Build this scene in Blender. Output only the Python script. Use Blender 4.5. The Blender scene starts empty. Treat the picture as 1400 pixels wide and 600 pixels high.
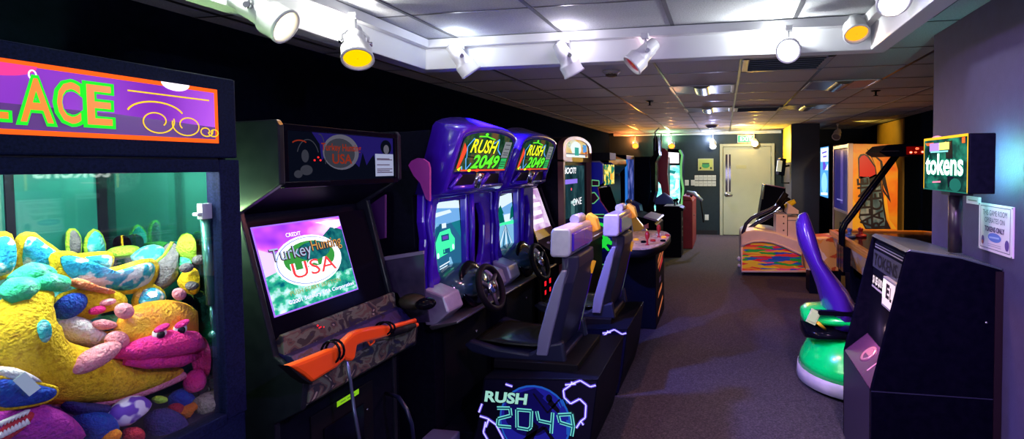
import bpy, math, random
from mathutils import Vector, Matrix, Euler
random.seed(7)
PI = math.pi
scene = bpy.context.scene
COL = scene.collection
V = Vector

# ------------------------------------------------------------------ camera model (photo 1400x600)
F, CX, CY, H = 700., 862., 250., 1.61
_y = V(((990 - CX) / F, (226 - CY) / F, 1)).normalized()
_p = V(((1990 - CX) / F, (219 - CY) / F, 1))
_z = _p.cross(_y).normalized()
if _z.y > 0: _z = -_z
_x = _y.cross(_z)
RM = Matrix((_x, _y, _z))          # camera (right, down, forward) -> world
def _ray(u, v): return RM @ V(((u - CX) / F, (v - CY) / F, 1))
def pX(u, v, x):
    d = _ray(u, v); t = x / d.x; return V((x, d.y * t, d.z * t + H))
def pY(u, v, y):
    d = _ray(u, v); t = y / d.y; return V((d.x * t, y, d.z * t + H))
def pZ(u, v, z):
    d = _ray(u, v); t = (z - H) / d.z; return V((d.x * t, d.y * t, z))
cam = bpy.data.cameras.new('camera')
cam.sensor_fit = 'HORIZONTAL'; cam.sensor_width = 36; cam.lens = F / 1400 * 36
cam.shift_x = (700 - CX) / 1400; cam.shift_y = (CY - 300) / 1400
cam.clip_start = .05; cam.clip_end = 60
co = bpy.data.objects.new('camera', cam); COL.objects.link(co)
r3 = Matrix((RM.col[0], -RM.col[1], -RM.col[2])).transposed()
co.matrix_world = Matrix.Translation((0, 0, H)) @ r3.to_4x4()
scene.camera = co

# ------------------------------------------------------------------ materials
_mats = {}
def M(name, col=(.5, .5, .5), rough=.5, metal=0., emit=None, es=1., coat=0., spec=.5):
    if name in _mats: return _mats[name]
    m = bpy.data.materials.new(name); m.use_nodes = True
    b = m.node_tree.nodes['Principled BSDF']
    b.inputs['Base Color'].default_value = (*col, 1)
    b.inputs['Roughness'].default_value = rough
    b.inputs['Metallic'].default_value = metal
    b.inputs['Coat Weight'].default_value = coat
    b.inputs['Specular IOR Level'].default_value = spec
    if emit:
        b.inputs['Emission Color'].default_value = (*emit, 1)
        b.inputs['Emission Strength'].default_value = es
    _mats[name] = m
    return m
def G(name, col, s=1., base=None):      # glowing graphics
    return M(name, base or tuple(c * .1 for c in col), .35, emit=col, es=s, spec=0.)
def nodes_of(m): return m.node_tree.nodes, m.node_tree.links, m.node_tree.nodes['Principled BSDF']
def noisy(name, cols, scale=(10, 10, 10), rough=.6, detail=4., bump=0., bscale=None, pos=None, const=False, emit=0., coat=0., dist=0., coord='Object', metal=0.):
    if name in _mats: return _mats[name]
    m = M(name, cols[0], rough, metal, coat=coat)
    n, l, b = nodes_of(m)
    tc = n.new('ShaderNodeTexCoord'); mp = n.new('ShaderNodeMapping'); mp.inputs['Scale'].default_value = scale
    nz = n.new('ShaderNodeTexNoise'); nz.inputs['Scale'].default_value = 1; nz.inputs['Detail'].default_value = detail
    nz.inputs['Distortion'].default_value = dist
    cr = n.new('ShaderNodeValToRGB'); e = cr.color_ramp
    k = len(cols); pos = pos or [.3 + .4 * i / max(1, k - 1) for i in range(k)]
    while len(e.elements) < k: e.elements.new(.5)
    for i in range(k): e.elements[i].position = pos[i]; e.elements[i].color = (*cols[i], 1)
    if const: e.interpolation = 'CONSTANT'
    l.new(tc.outputs[coord], mp.inputs[0]); l.new(mp.outputs[0], nz.inputs['Vector']); l.new(nz.outputs['Fac'], cr.inputs[0])
    l.new(cr.outputs[0], b.inputs['Base Color'])
    if emit:
        l.new(cr.outputs[0], b.inputs['Emission Color']); b.inputs['Emission Strength'].default_value = emit; b.inputs['Specular IOR Level'].default_value = 0.
    if bump:
        n2 = n.new('ShaderNodeTexNoise'); n2.inputs['Scale'].default_value = bscale or 200; n2.inputs['Detail'].default_value = 2
        bp = n.new('ShaderNodeBump'); bp.inputs['Strength'].default_value = bump; bp.inputs['Distance'].default_value = .01
        l.new(tc.outputs[coord], n2.inputs['Vector']); l.new(n2.outputs['Fac'], bp.inputs['Height']); l.new(bp.outputs[0], b.inputs['Normal'])
    return m
def cells(name, cols, scale, rough=.4, warp=.04):      # hard-edged random patches
    m = M(name, cols[0], rough); n, l, b = nodes_of(m)
    tc = n.new('ShaderNodeTexCoord'); nz = n.new('ShaderNodeTexNoise'); nz.inputs['Scale'].default_value = 9
    mx = n.new('ShaderNodeMixRGB'); mx.blend_type = 'ADD'; mx.inputs[0].default_value = warp
    mp = n.new('ShaderNodeMapping'); mp.inputs['Scale'].default_value = scale
    vo = n.new('ShaderNodeTexVoronoi'); vo.inputs['Scale'].default_value = 1
    sp = n.new('ShaderNodeSeparateColor'); cr = n.new('ShaderNodeValToRGB'); e = cr.color_ramp; e.interpolation = 'CONSTANT'; k = len(cols)
    while len(e.elements) < k: e.elements.new(.5)
    for i in range(k): e.elements[i].position = i / k; e.elements[i].color = (*cols[i], 1)
    l.new(tc.outputs['Object'], nz.inputs['Vector']); l.new(tc.outputs['Object'], mx.inputs[1]); l.new(nz.outputs['Color'], mx.inputs[2]); l.new(mx.outputs[0], mp.inputs[0]); l.new(mp.outputs[0], vo.inputs['Vector'])
    l.new(vo.outputs['Color'], sp.inputs[0]); l.new(sp.outputs[0], cr.inputs[0]); l.new(cr.outputs[0], b.inputs['Base Color'])
    return m
def glassmat(name, tint=(1, 1, 1), refl=.04):
    if name in _mats: return _mats[name]
    m = bpy.data.materials.new(name); m.use_nodes = True; n = m.node_tree.nodes; l = m.node_tree.links; n.clear()
    o = n.new('ShaderNodeOutputMaterial'); mx = n.new('ShaderNodeMixShader'); t = n.new('ShaderNodeBsdfTransparent'); g = n.new('ShaderNodeBsdfGlossy')
    ge = n.new('ShaderNodeNewGeometry'); dt = n.new('ShaderNodeVectorMath'); dt.operation = 'DOT_PRODUCT'
    l.new(ge.outputs['Incoming'], dt.inputs[0]); l.new(ge.outputs['Normal'], dt.inputs[1])
    def mth(op, a, c):
        q = n.new('ShaderNodeMath'); q.operation = op
        for i_, x_ in enumerate((a, c)):
            if x_ is None: continue
            if isinstance(x_, (int, float)): q.inputs[i_].default_value = x_
            else: l.new(x_, q.inputs[i_])
        return q.outputs[0]
    ab = mth('ABSOLUTE', dt.outputs['Value'], None); pw_ = mth('POWER', mth('SUBTRACT', 1., ab), 5.); fo = mth('ADD', mth('MULTIPLY', pw_, 1 - refl), refl)
    t.inputs[0].default_value = (*tint, 1); g.inputs['Roughness'].default_value = .02
    l.new(fo, mx.inputs[0]); l.new(t.outputs[0], mx.inputs[1]); l.new(g.outputs[0], mx.inputs[2]); l.new(mx.outputs[0], o.inputs[0])
    _mats[name] = m
    return m

BLK = noisy('black_laminate', [(.003, .004, .009), (.006, .007, .015)], (40, 40, 40), .4)
BLK.node_tree.nodes['Principled BSDF'].inputs['Specular IOR Level'].default_value = .03
BLKM = M('matte_black', (.005, .005, .008), .6, spec=.12)
BLKG = M('gloss_black', (.003, .003, .007), .15, spec=.08)
CHROME = M('chrome', (.75, .75, .78), .16, 1.)
STEEL = M('brushed_steel', (.45, .46, .5), .38, 1.)
SILV = noisy('silver_plastic', [(.42, .44, .55), (.5, .52, .62)], (30, 30, 30), .35, metal=.4)
PURP = noisy('purple_gloss_plastic', [(.045, .008, .48), (.055, .01, .52)], (5, 5, 5), .22, coat=.7)
WHT = M('white_enamel', (.78, .78, .8), .35)
WHTP = M('white_paint', (.72, .73, .75), .5)
RED = M('red_paint', (.5, .02, .02), .35)
ORNG = M('orange_plastic', (.95, .1, .004), .3, coat=.4)
YEL = M('yellow_plastic', (.9, .5, .03), .4)
GREY = M('grey_plastic', (.2, .2, .24), .45)
DKGREY = M('dark_grey_plastic', (.03, .032, .045), .42)
NAVYP = M('navy_plastic', (.008, .012, .036), .38)
PAPER = M('paper', (.75, .75, .76), .7)
LABEL = M('label_print', (.03, .03, .05), .7)
# ------------------------------------------------------------------ mesh builder (world coordinates)
_off = {}
_last = {}      # newest part of each thing
class B:
    def __init__(s, *mats):
        s.v = []; s.f = []; s.m = []; s.sm = []; s.mats = list(mats); s.T = Matrix.Identity(4)
    def mi(s, mat):
        if mat is None: return 0
        if mat not in s.mats: s.mats.append(mat)
        return s.mats.index(mat)
    def add(s, vs, fs, mat=None, smooth=False):
        k = len(s.v); i = s.mi(mat)
        s.v += [s.T @ V(p) for p in vs]
        for f in fs: s.f.append([a + k for a in f]); s.m.append(i); s.sm.append(smooth)
        return s
    def box(s, x0, x1, y0, y1, z0, z1, mat=None):
        vs = [(x, y, z) for z in (z0, z1) for y in (y0, y1) for x in (x0, x1)]
        return s.add(vs, [(0, 2, 3, 1), (4, 5, 7, 6), (0, 1, 5, 4), (2, 6, 7, 3), (0, 4, 6, 2), (1, 3, 7, 5)], mat)
    def cbox(s, c, size, rot=None, mat=None):
        o = s.T
        s.T = o @ Matrix.Translation(c) @ (rot.to_matrix().to_4x4() if rot else Matrix.Identity(4))
        a, b, d = (q / 2 for q in size); s.box(-a, a, -b, b, -d, d, mat); s.T = o
        return s
    def prism(s, pts, axis, a, b, mat=None, smooth=False):
        n = len(pts)
        def P(p, t): return (p[0], t, p[1]) if axis == 'y' else (t, p[0], p[1]) if axis == 'x' else (p[0], p[1], t)
        vs = [P(p, a) for p in pts] + [P(p, b) for p in pts]
        ar = sum(pts[i][0] * pts[(i + 1) % n][1] - pts[(i + 1) % n][0] * pts[i][1] for i in range(n))
        flip = (ar > 0) != (axis == 'y')
        if b < a: flip = not flip
        c0 = list(range(n)); c1 = [n + i for i in range(n)]
        if flip: c0 = c0[::-1]
        else: c1 = c1[::-1]
        sd = []
        for i in range(n):
            j = (i + 1) % n; q = [i, j, n + j, n + i]; sd.append(q if flip else q[::-1])
        s.add(vs, [c0, c1], mat); k = len(s.v) - 2 * n
        for q in sd: s.f.append([t + k for t in q]); s.m.append(s.mi(mat)); s.sm.append(smooth)
        return s
    def loft(s, rings, mat=None, smooth=True, caps=True, closed=True):
        n = len(rings[0]); vs = [p for r in rings for p in r]; fs = []
        for i in range(len(rings) - 1):
            for j in range(n if closed else n - 1):
                k = (j + 1) % n; fs.append((i * n + j, i * n + k, (i + 1) * n + k, (i + 1) * n + j))
        s.add(vs, fs, mat, smooth)
        if caps and closed:
            k = len(s.v) - len(vs)
            s.f.append([k + j for j in range(n)][::-1]); s.m.append(s.mi(mat)); s.sm.append(False)
            s.f.append([k + (len(rings) - 1) * n + j for j in range(n)]); s.m.append(s.mi(mat)); s.sm.append(False)
        return s
    def tube(s, path, r, n=8, mat=None, closed=False):
        P = [V(p) for p in path]; k = len(P); rings = []
        up = V((0, 0, 1)); prev = None
        for i in range(k):
            t = (P[(i + 1) % k] - P[i - 1]) if closed else (P[min(i + 1, k - 1)] - P[max(i - 1, 0)])
            if t.length < 1e-9: t = V((0, 0, 1))
            t.normalize()
            a = prev if prev is not None else (up if abs(t.z) < .9 else V((1, 0, 0)))
            e = (a - t * a.dot(t)).normalized(); prev = e; w = t.cross(e)
            rr = r[i] if isinstance(r, (list, tuple)) else r
            rings.append([P[i] + (e * math.cos(2 * PI * j / n) + w * math.sin(2 * PI * j / n)) * rr for j in range(n)])
        if closed: rings.append(rings[0])
        return s.loft(rings, mat, True, not closed)
    def lathe(s, prof, n=20, mat=None, mtx=None, caps=True):
        mtx = mtx or Matrix.Identity(4)
        rings = [[mtx @ V((r * math.cos(2 * PI * j / n), r * math.sin(2 * PI * j / n), z)) for j in range(n)] for r, z in prof]
        return s.loft(rings, mat, True, caps)
    def ell(s, c, r, rot=None, mat=None, nu=14, nv=9):
        mt = Matrix.Translation(c) @ ((rot if isinstance(rot, Matrix) else rot.to_matrix().to_4x4()) if rot else Matrix.Identity(4))
        rings = []
        for i in range(nv + 1):
            a = -PI / 2 + PI * i / nv; a = max(-PI / 2 + .02, min(PI / 2 - .02, a))
            rings.append([mt @ V((r[0] * math.cos(a) * math.cos(2 * PI * j / nu), r[1] * math.cos(a) * math.sin(2 * PI * j / nu), r[2] * math.sin(a))) for j in range(nu)])
        return s.loft(rings, mat, True, True)
    def disc(s, c, nrm, r, n=20, mat=None):
        q = V(nrm).to_track_quat('Z', 'Y')
        return s.add([V(c) + q @ V((r * math.cos(2 * PI * j / n), r * math.sin(2 * PI * j / n), 0)) for j in range(n)], [list(range(n))], mat)
    def obj(s, name, parent=None, bevel=0, sub=0, loc=None):
        me = bpy.data.meshes.new(name)
        o = bpy.data.objects.new(name, me); COL.objects.link(o)
        if parent is not None:
            off = _off[parent.name]; o.parent = parent; _last[parent.name] = o
        else:
            if loc is None:
                xs = [p.x for p in s.v]; ys = [p.y for p in s.v]; zs = [p.z for p in s.v]
                loc = ((min(xs) + max(xs)) / 2, (min(ys) + max(ys)) / 2, min(zs))
            off = V(loc); o.location = off
        _off[o.name] = off
        me.from_pydata([p - off for p in s.v], [], s.f)
        for m in s.mats or [BLK]: me.materials.append(m)
        me.polygons.foreach_set('material_index', s.m); me.polygons.foreach_set('use_smooth', s.sm); me.update()
        if bevel:
            b = o.modifiers.new('bevel', 'BEVEL'); b.width = bevel; b.segments = 2; b.limit_method = 'ANGLE'; b.angle_limit = .6
        if sub:
            b = o.modifiers.new('sub', 'SUBSURF'); b.levels = sub; b.render_levels = sub
        return o
def tag(o, label, cat, group=None):
    o['label'] = label; o['category'] = cat
    if group: o['group'] = group
    return o
def thing(name, label, cat, loc, group=None):
    o = bpy.data.objects.new(name, None); COL.objects.link(o); o.location = loc; o.empty_display_size = .1
    _off[o.name] = V(loc)
    return tag(o, label, cat, group)
def struct(b, name, **k):
    o = b.obj(name, **k)
    if not k.get('parent'): o['kind'] = 'structure'
    return o
# ------------------------------------------------------------------ flat graphics on a panel
class Fr:
    def __init__(s, o, u, v): s.o = V(o); s.u = V(u).normalized(); s.v = V(v).normalized(); s.n = s.u.cross(s.v)
    def p(s, a, b, k=0): return s.o + s.u * a + s.v * b + s.n * k * .0012
def corners(tl, tr, bl):                 # frame whose origin is the bottom-left corner
    return Fr(bl, tr - tl, tl - bl), (tr - tl).length, (tl - bl).length
def on(f, u, v):                         # photo point -> coordinates on a panel
    d = _ray(u, v); c = V((0, 0, H)); t = (f.o - c).dot(f.n) / d.dot(f.n); p = c + d * t - f.o
    return (p.dot(f.u), p.dot(f.v))
def draw(b, f, shapes):
    for s in shapes:
        t, m, k = s[0], s[1], s[2]
        if t == 'poly': b.add([f.p(x, y, k) for x, y in s[3]], [list(range(len(s[3])))], m)
        elif t == 'rect':
            x0, y0, x1, y1 = s[3]; b.add([f.p(x0, y0, k), f.p(x1, y0, k), f.p(x1, y1, k), f.p(x0, y1, k)], [(0, 1, 2, 3)], m)
        elif t == 'ell':
            cx, cy, rx, ry = s[3]; b.add([f.p(cx + rx * math.cos(2 * PI * i / 28), cy + ry * math.sin(2 * PI * i / 28), k) for i in range(28)], [list(range(28))], m)
        elif t == 'ring':
            cx, cy, rx, ry, w = s[3]; n = 32
            vs = [f.p(cx + (rx + q) * math.cos(2 * PI * i / n), cy + (ry + q) * math.sin(2 * PI * i / n), k) for q in (0, -w) for i in range(n)]
            b.add(vs, [(i, (i + 1) % n, n + (i + 1) % n, n + i) for i in range(n)], m)
        elif t == 'line':
            pts, w = s[3], s[4]
            for i in range(len(pts) - 1):
                (x0, y0), (x1, y1) = pts[i], pts[i + 1]; d = math.hypot(x1 - x0, y1 - y0) or 1
                nx, ny = -(y1 - y0) / d * w / 2, (x1 - x0) / d * w / 2
                b.add([f.p(x0 + nx, y0 + ny, k), f.p(x0 - nx, y0 - ny, k), f.p(x1 - nx, y1 - ny, k), f.p(x1 + nx, y1 + ny, k)], [(0, 1, 2, 3)], m)
    return b
def text(parent, body, f, x, y, w, h, mat, k=2, off=0., shear=0., name='lettering', ext=.0, host=None):
    parent = host or _last.get(parent.name, parent)
    cu = bpy.data.curves.new('t', 'FONT'); cu.body = body; cu.offset = off; cu.shear = shear; cu.extrude = ext; cu.resolution_u = 3
    o = bpy.data.objects.new('t', cu); COL.objects.link(o)
    dg = bpy.context.evaluated_depsgraph_get(); dg.update()
    me = bpy.data.meshes.new_from_object(o.evaluated_get(dg))
    COL.objects.unlink(o); bpy.data.objects.remove(o); bpy.data.curves.remove(cu)
    xs = [q.co.x for q in me.vertices]; ys = [q.co.y for q in me.vertices]
    x0, x1, y0, y1 = min(xs), max(xs), min(ys), max(ys)
    po = _off[parent.name]
    for q in me.vertices:
        q.co = f.p(x + (q.co.x - x0) / (x1 - x0) * w, y + (q.co.y - y0) / (y1 - y0) * h, k) - po
    me.materials.clear(); me.materials.append(mat); me.name = name
    ob = bpy.data.objects.new(name, me); COL.objects.link(ob); ob.parent = parent; _off[ob.name] = po
    return ob
def spot(loc, d, col, w, size=60, blend=.6, r=.04):
    li = bpy.data.lights.new('lamp_or_fill', 'SPOT'); li.color = col; li.energy = w * 2; li.spot_size = math.radians(size); li.spot_blend = blend; li.shadow_soft_size = r
    o = bpy.data.objects.new('lamp_or_fill', li); COL.objects.link(o); o.location = loc; o.rotation_euler = V(d).to_track_quat('-Z', 'Y').to_euler()
    return o
def point(loc, col, w, r=.03):
    li = bpy.data.lights.new('lamp_or_fill', 'POINT'); li.color = col; li.energy = w; li.shadow_soft_size = r
    o = bpy.data.objects.new('lamp_or_fill', li); COL.objects.link(o); o.location = loc
    return o
def arc(cx, cy, rx, ry, a0, a1, n=10):
    return [(cx + rx * math.cos(math.radians(a0 + (a1 - a0) * i / n)), cy + ry * math.sin(math.radians(a0 + (a1 - a0) * i / n))) for i in range(n + 1)]
# ================================================================== ROOM
CEIL = 2.4
carpet = noisy('carpet', [(.011, .008, .012), (.034, .025, .034), (.068, .051, .064)], (95, 95, 95), .95, 3, bump=.5, bscale=260)
tile = noisy('ceiling_tile', [(.5, .51, .54), (.66, .67, .7)], (110, 110, 110), .85, 3, bump=.25, bscale=160)
wallm = noisy('dark_blue_wall', [(.003, .006, .014), (.005, .008, .019)], (20, 20, 20), .6, bump=.06, bscale=120)
wallp = noisy('violet_wall', [(.052, .042, .115), (.06, .05, .135)], (16, 16, 16), .6, bump=.08, bscale=140)
wallm.node_tree.nodes['Principled BSDF'].inputs['Specular IOR Level'].default_value = 0.
wallt = noisy('teal_wall', [(.006, .018, .03), (.009, .024, .037)], (16, 16, 16), .55, bump=.06, bscale=120)
b = B(carpet); b.add([(-2.9, -2, 0), (3.2, -2, 0), (3.2, 12.3, 0), (-2.9, 12.3, 0)], [(0, 1, 2, 3)]); b.add([(-2.9, -2, -.1), (3.2, -2, -.1), (3.2, 12.3, -.1), (-2.9, 12.3, -.1)], [(3, 2, 1, 0)])
struct(b, 'floor')
# ceiling with lay-in grid
tbar = M('grid_bar', (.1, .1, .11), .32, .8)
b = B(tile)
b.box(-2.9, 3.2, -2, 12.3, CEIL, CEIL + .08)
IX0, IX1, IY = -1.8, .74, 2.93
def bars(xs, ys, X0, X1, Y0, Y1):
    for x in xs:
        if X0 < x < X1: b.box(x - .011, x + .011, Y0, Y1, CEIL - .004, CEIL + .002, tbar)
    for y in ys:
        if Y0 < y < Y1: b.box(X0, X1, y - .006, y + .006, CEIL - .002, CEIL + .001, tbar)
bars([.128 + .657 * k for k in range(-5, 6)], [3.12 + .655 * k for k in range(0, 15)], -2.72, 3.0, 3.03, 12.05)
bars([-.285 + .66 * k for k in range(-3, 3)], [2.44 - .655 * k for k in range(0, 6)], IX0, IX1, -1.5, IY)
bars([-2.2, -2.55], [2.25, 1.6], -2.72, -1.92, -1.5, 3.03)
bars([1.1], [2.46, 1.8, 1.15, .5], .86, 1.27, -1.5, 3.03)
struct(b, 'ceiling', loc=(0, 5, CEIL))
b = B(wallm); b.box(-2.84, -2.72, -2, 12.3, 0, CEIL); struct(b, 'wall_left')
b = B(wallt); b.box(-2.72, 3.0, 12.05, 12.2, 0, CEIL); struct(b, 'wall_far')
b = B(wallp); b.box(1.27, 3.12, -2, 3.46, 0, CEIL); struct(b, 'wall_right', bevel=.004)
b = B(wallm); b.box(3.0, 3.12, 3.46, 12.05, 0, CEIL); struct(b, 'wall_alcove')
colm = noisy('column_paint', [(.02, .022, .05), (.025, .028, .06)], (16, 16, 16), .45)
b = B(colm); b.box(1.28, 1.80, 10.3, 11.6, 0, CEIL); struct(b, 'wall_column', bevel=.006)
ylw = noisy('yellow_column_face', [(.85, .6, .01), (.9, .66, .015)], (6, 6, 6), .5)  # plain yellow slab over the column's upper left face
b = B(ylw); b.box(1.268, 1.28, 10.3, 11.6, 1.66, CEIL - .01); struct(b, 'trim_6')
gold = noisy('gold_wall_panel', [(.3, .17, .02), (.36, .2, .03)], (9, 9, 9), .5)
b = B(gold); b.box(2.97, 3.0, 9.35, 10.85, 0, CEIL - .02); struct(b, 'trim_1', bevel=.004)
b = B(WHTP); b.box(-2.6, 1.27, 11.98, 12.05, 2.325, 2.39); struct(b, 'trim_2', bevel=.006)
b = B(M('baseboard_rubber', (.01, .01, .015), .5))
b.box(-2.72, -.16, 12.035, 12.05, 0, .1); b.box(1.2, 1.28, 12.035, 12.05, 0, .1); struct(b, 'baseboard_far')
b = B(_mats['baseboard_rubber']); b.box(1.258, 1.27, -1.5, 3.46, 0, .1); struct(b, 'baseboard_right')
# hanging white light valance with its track
b = B(WHTP)
b.box(-1.92, .86, 2.94, 3.03, 2.22, CEIL); b.box(-1.92, -1.83, -1.5, 2.94, 2.22, CEIL); b.box(.77, .86, -1.5, 2.94, 2.22, CEIL)
struct(b, 'trim_3', bevel=.004, loc=(0, 2, 2.22))
b = B(WHT)
b.box(-1.79, .73, 2.895, 2.94, 2.345, 2.395); b.box(-1.83, -1.785, -1.5, 2.94, 2.345, 2.395); b.box(.725, .77, -1.5, 2.94, 2.345, 2.395)
struct(b, 'trim_4', bevel=.003, loc=(0, 2, 2.345))
# door in the far wall
doorm = noisy('cream_door_paint', [(.5, .5, .4), (.54, .54, .43)], (4, 4, 4), .45)
d = thing('door_1', 'cream door', 'door', (.51, 12.0, 0)); d['kind'] = 'structure'
b = B(doorm); b.box(-.02, 1.04, 11.985, 12.05, .01, 2.03); leaf = b.obj('door_leaf', d, .004)
b = B(doorm); b.box(-.1, -.03, 11.96, 12.05, 0, 2.1); b.box(1.05, 1.12, 11.96, 12.05, 0, 2.1); b.box(-.03, 1.05, 11.96, 12.05, 2.035, 2.1); b.obj('door_frame', d, .006)
b = B(doorm); x0, x1, z0, z1 = .03, .15, 1.0, 1.86
b.box(x0 - .025, x0, 11.975, 11.985, z0, z1); b.box(x1, x1 + .025, 11.975, 11.985, z0, z1); b.box(x0 - .025, x1 + .025, 11.975, 11.985, z1, z1 + .025); b.box(x0 - .025, x1 + .025, 11.975, 11.985, z0 - .025, z0); wf = b.obj('window_frame', leaf)
b = B(M('vision_glass', (.12, .1, .14), .06, .5)); b.box(x0, x1, 11.978, 11.984, z0, z1)
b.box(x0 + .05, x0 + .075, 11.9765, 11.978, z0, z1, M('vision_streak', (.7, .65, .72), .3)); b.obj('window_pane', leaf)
b = B(STEEL); b.lathe([(.045, 0), (.045, .012), (.02, .016), (.018, .05)], 14, None, Matrix.Translation((.05, 11.985, .94)) @ Matrix.Rotation(PI / 2, 4, 'X')); b.tube([(.05, 11.935, .94), (.1, 11.93, .94), (.19, 11.935, .935)], .014, 8); b.obj('door_handle', leaf)
for z in (.3, 1.05, 1.8): b = B(STEEL); b.box(1.04, 1.056, 11.95, 11.985, z, z + .11); b.obj('hinge', leaf)
b = B(M('faint_door_plate', (.52, .5, .3), .4)); b.box(.27, .5, 11.98, 11.986, 1.53, 1.61); b.obj('door_plate', leaf)
# ================================================================== CLAW MACHINE
cab = noisy('navy_texture_laminate', [(.004, .007, .022), (.009, .014, .05)], (150, 150, 150), .5, 2)
cab.node_tree.nodes['Principled BSDF'].inputs['Specular IOR Level'].default_value = .04
CXF, CXB, CY0, CY1 = -1.6, -2.16, .56, 1.45
t = thing('claw_machine', 'black plush-filled claw machine with lit purple marquee sign', 'claw machine', (-1.88, 1.0, 0))
b = B(cab); b.box(CXB, CXF, CY0, CY1, 0, .79); b.obj('cabinet', t, .006)
b = B(cab); b.box(CXB, CXF, CY0, CY1, 1.645, 1.905); b.obj('head_box', t, .006)
b = B(cab)
b.box(CXF - .05, CXF + .004, CY0, .62, .79, 1.64); b.box(CXF - .05, CXF + .004, 1.382, CY1 + .002, .79, 1.64)
b.box(CXF - .05, CXF + .004, .62, 1.382, 1.6, 1.64); b.box(CXF - .05, CXF + .004, .62, 1.382, .775, .812); b.obj('window_frame', t, .004)
mir = noisy('teal_side_mirror', [(.05, .3, .24), (.06, .34, .27)], (3, 3, 3), .07, metal=.9)
teal = noisy('teal_mirror_panel', [(.008, .1, .08), (.014, .15, .115)], (3, 3, 3), .3)
tealbar = M('grey_green_strip', (.05, .15, .12), .4)
b = B(cab); b.box(CXB, CXB + .03, CY0, CY1, .79, 1.645); b.box(CXB, CXF - .05, CY0, CY0 + .03, .79, 1.645); b.box(CXB, CXF - .05, CY1 - .02, CY1, .79, 1.645); b.obj('case_wall', t)
b = B(teal); b.box(CXB + .03, CXB + .036, CY0 + .03, CY1 - .02, .8, 1.64); b.box(CXB + .03, CXF - .06, CY1 - .026, CY1 - .02, .8, 1.64, mir)
for y, w, m in ((1.005, .02, BLKM), (1.03, .13, tealbar), (1.17, .02, BLKM)): b.box(CXB + .036, CXB + .042, y, y + w, .8, 1.64, m)
b.box(CXB + .036, CXB + .046, CY1 - .05, CY1 - .026, .8, 1.64, BLKM); b.obj('back_panel', t)
b = B(M('play_field', (.02, .02, .05), .6)); b.box(CXB + .03, CXF - .05, CY0 + .03, CY1 - .02, .79, .812); b.obj('play_floor', t)
b = B(WHT); b.box(CXB + .036, CXF - .05, CY0 + .03, CY1 - .026, 1.635, 1.645); b.obj('case_ceiling', t)
b = B(glassmat('window_glass', (.95, 1, .98), .07)); b.box(CXF - .02, CXF - .014, .62, 1.382, .812, 1.6); b.obj('window_pane', t)
b = B(G('claw_tube_glow', (.92, 1, .95), 14)); b.tube([(CXF - .12, .66, 1.618), (CXF - .12, 1.36, 1.618)], .013, 10)
b.tube([(CXB + .16, .66, 1.618), (CXB + .16, 1.36, 1.618)], .011, 10); b.obj('light_tube', t)
b = B(WHT); y = 1.365; b.box(CXF - .05, CXF - .03, y - .015, y + .025, 1.45, 1.5); b.box(CXF - .05, CXF - .03, y - .03, y - .015, 1.462, 1.472); b.obj('strut_bracket', t, .002)
b = B(M('strut_green_metal', (.08, .3, .24), .25, .7)); b.tube([(CXF - .045, 1.372, 1.45), (CXF - .045, 1.382, 1.17)], .014, 10); b.tube([(CXF - .045, 1.382, 1.17), (CXF - .045, 1.386, 1.075)], .006, 8); b.ell((CXF - .045, 1.386, 1.07), (.014, .014, .014)); b.obj('gas_strut', t)
for y_ in (.8, 1.2): point((CXF - .12, y_, 1.59), (.95, 1, .95), 12, .05)
# claw hanging from the gantry
b = B(STEEL); b.box(-1.9, -1.87, .6, 1.4, 1.6, 1.625); b.tube([(-1.885, .78, 1.6), (-1.885, .78, 1.5)], .012); b.lathe([(.03, 0), (.045, .01), (.045, .05), (.02, .06)], 12, CHROME, Matrix.Translation((-1.885, .78, 1.44)))
for k in range(3):
    a = 2 * PI * k / 3; c, s_ = math.cos(a), math.sin(a)
    b.tube([(-1.885 + .03 * c, .78 + .03 * s_, 1.45), (-1.885 + .09 * c, .78 + .09 * s_, 1.41), (-1.885 + .08 * c, .78 + .08 * s_, 1.34), (-1.885 + .03 * c, .78 + .03 * s_, 1.3)], .007, 6, CHROME)
b.obj('claw', t)
# marquee
f, w, h = corners(V((CXF + .003, .6, 1.863)), V((CXF + .003, 1.384, 1.863)), V((CXF + .003, .6, 1.692)))
mq = noisy('marquee_purple_glow', [(.16, .02, .36), (.38, .08, .62), (.78, .22, .85)], (1, 3.2, .8), .3, 1, emit=.95)
og = G('marquee_orange_glow', (1, .1, .01), 1.5); yg = G('marquee_yellow_glow', (1, .62, .02), 1.2); gg = G('marquee_green_glow', (.02, .8, .03), 1.2); pg = G('marquee_pink_glow', (1, .05, .3), 1.2); wg = G('marquee_white_glow', (1, .9, 1), 1.6)
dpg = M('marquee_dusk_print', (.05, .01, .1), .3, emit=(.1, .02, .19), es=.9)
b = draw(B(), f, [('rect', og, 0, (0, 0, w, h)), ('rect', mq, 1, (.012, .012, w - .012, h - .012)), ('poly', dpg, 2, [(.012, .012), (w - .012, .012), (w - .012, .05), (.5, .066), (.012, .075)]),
    ('poly', wg, 3, arc(.655, h, .04, .022, 180, 360, 12)), ('poly', pg, 3, arc(.27, h - .01, .075, .03, 180, 360, 12)), ('ring', wg, 4, (.335, h - .03, .008, .012, .003)),
    ('line', yg, 3, [(.53, h - .038), (w - .03, h - .038)], .004)])
def curl(cx, cy, r, n, s0, m): return ('line', yg, 4, [(cx + r * (1 - .55 * i / n) * math.cos(s0 + m * 2 * PI * 1.15 * i / n), cy + r * .8 * (1 - .55 * i / n) * math.sin(s0 + m * 2 * PI * 1.15 * i / n)) for i in range(n + 1)], .0035)
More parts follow.
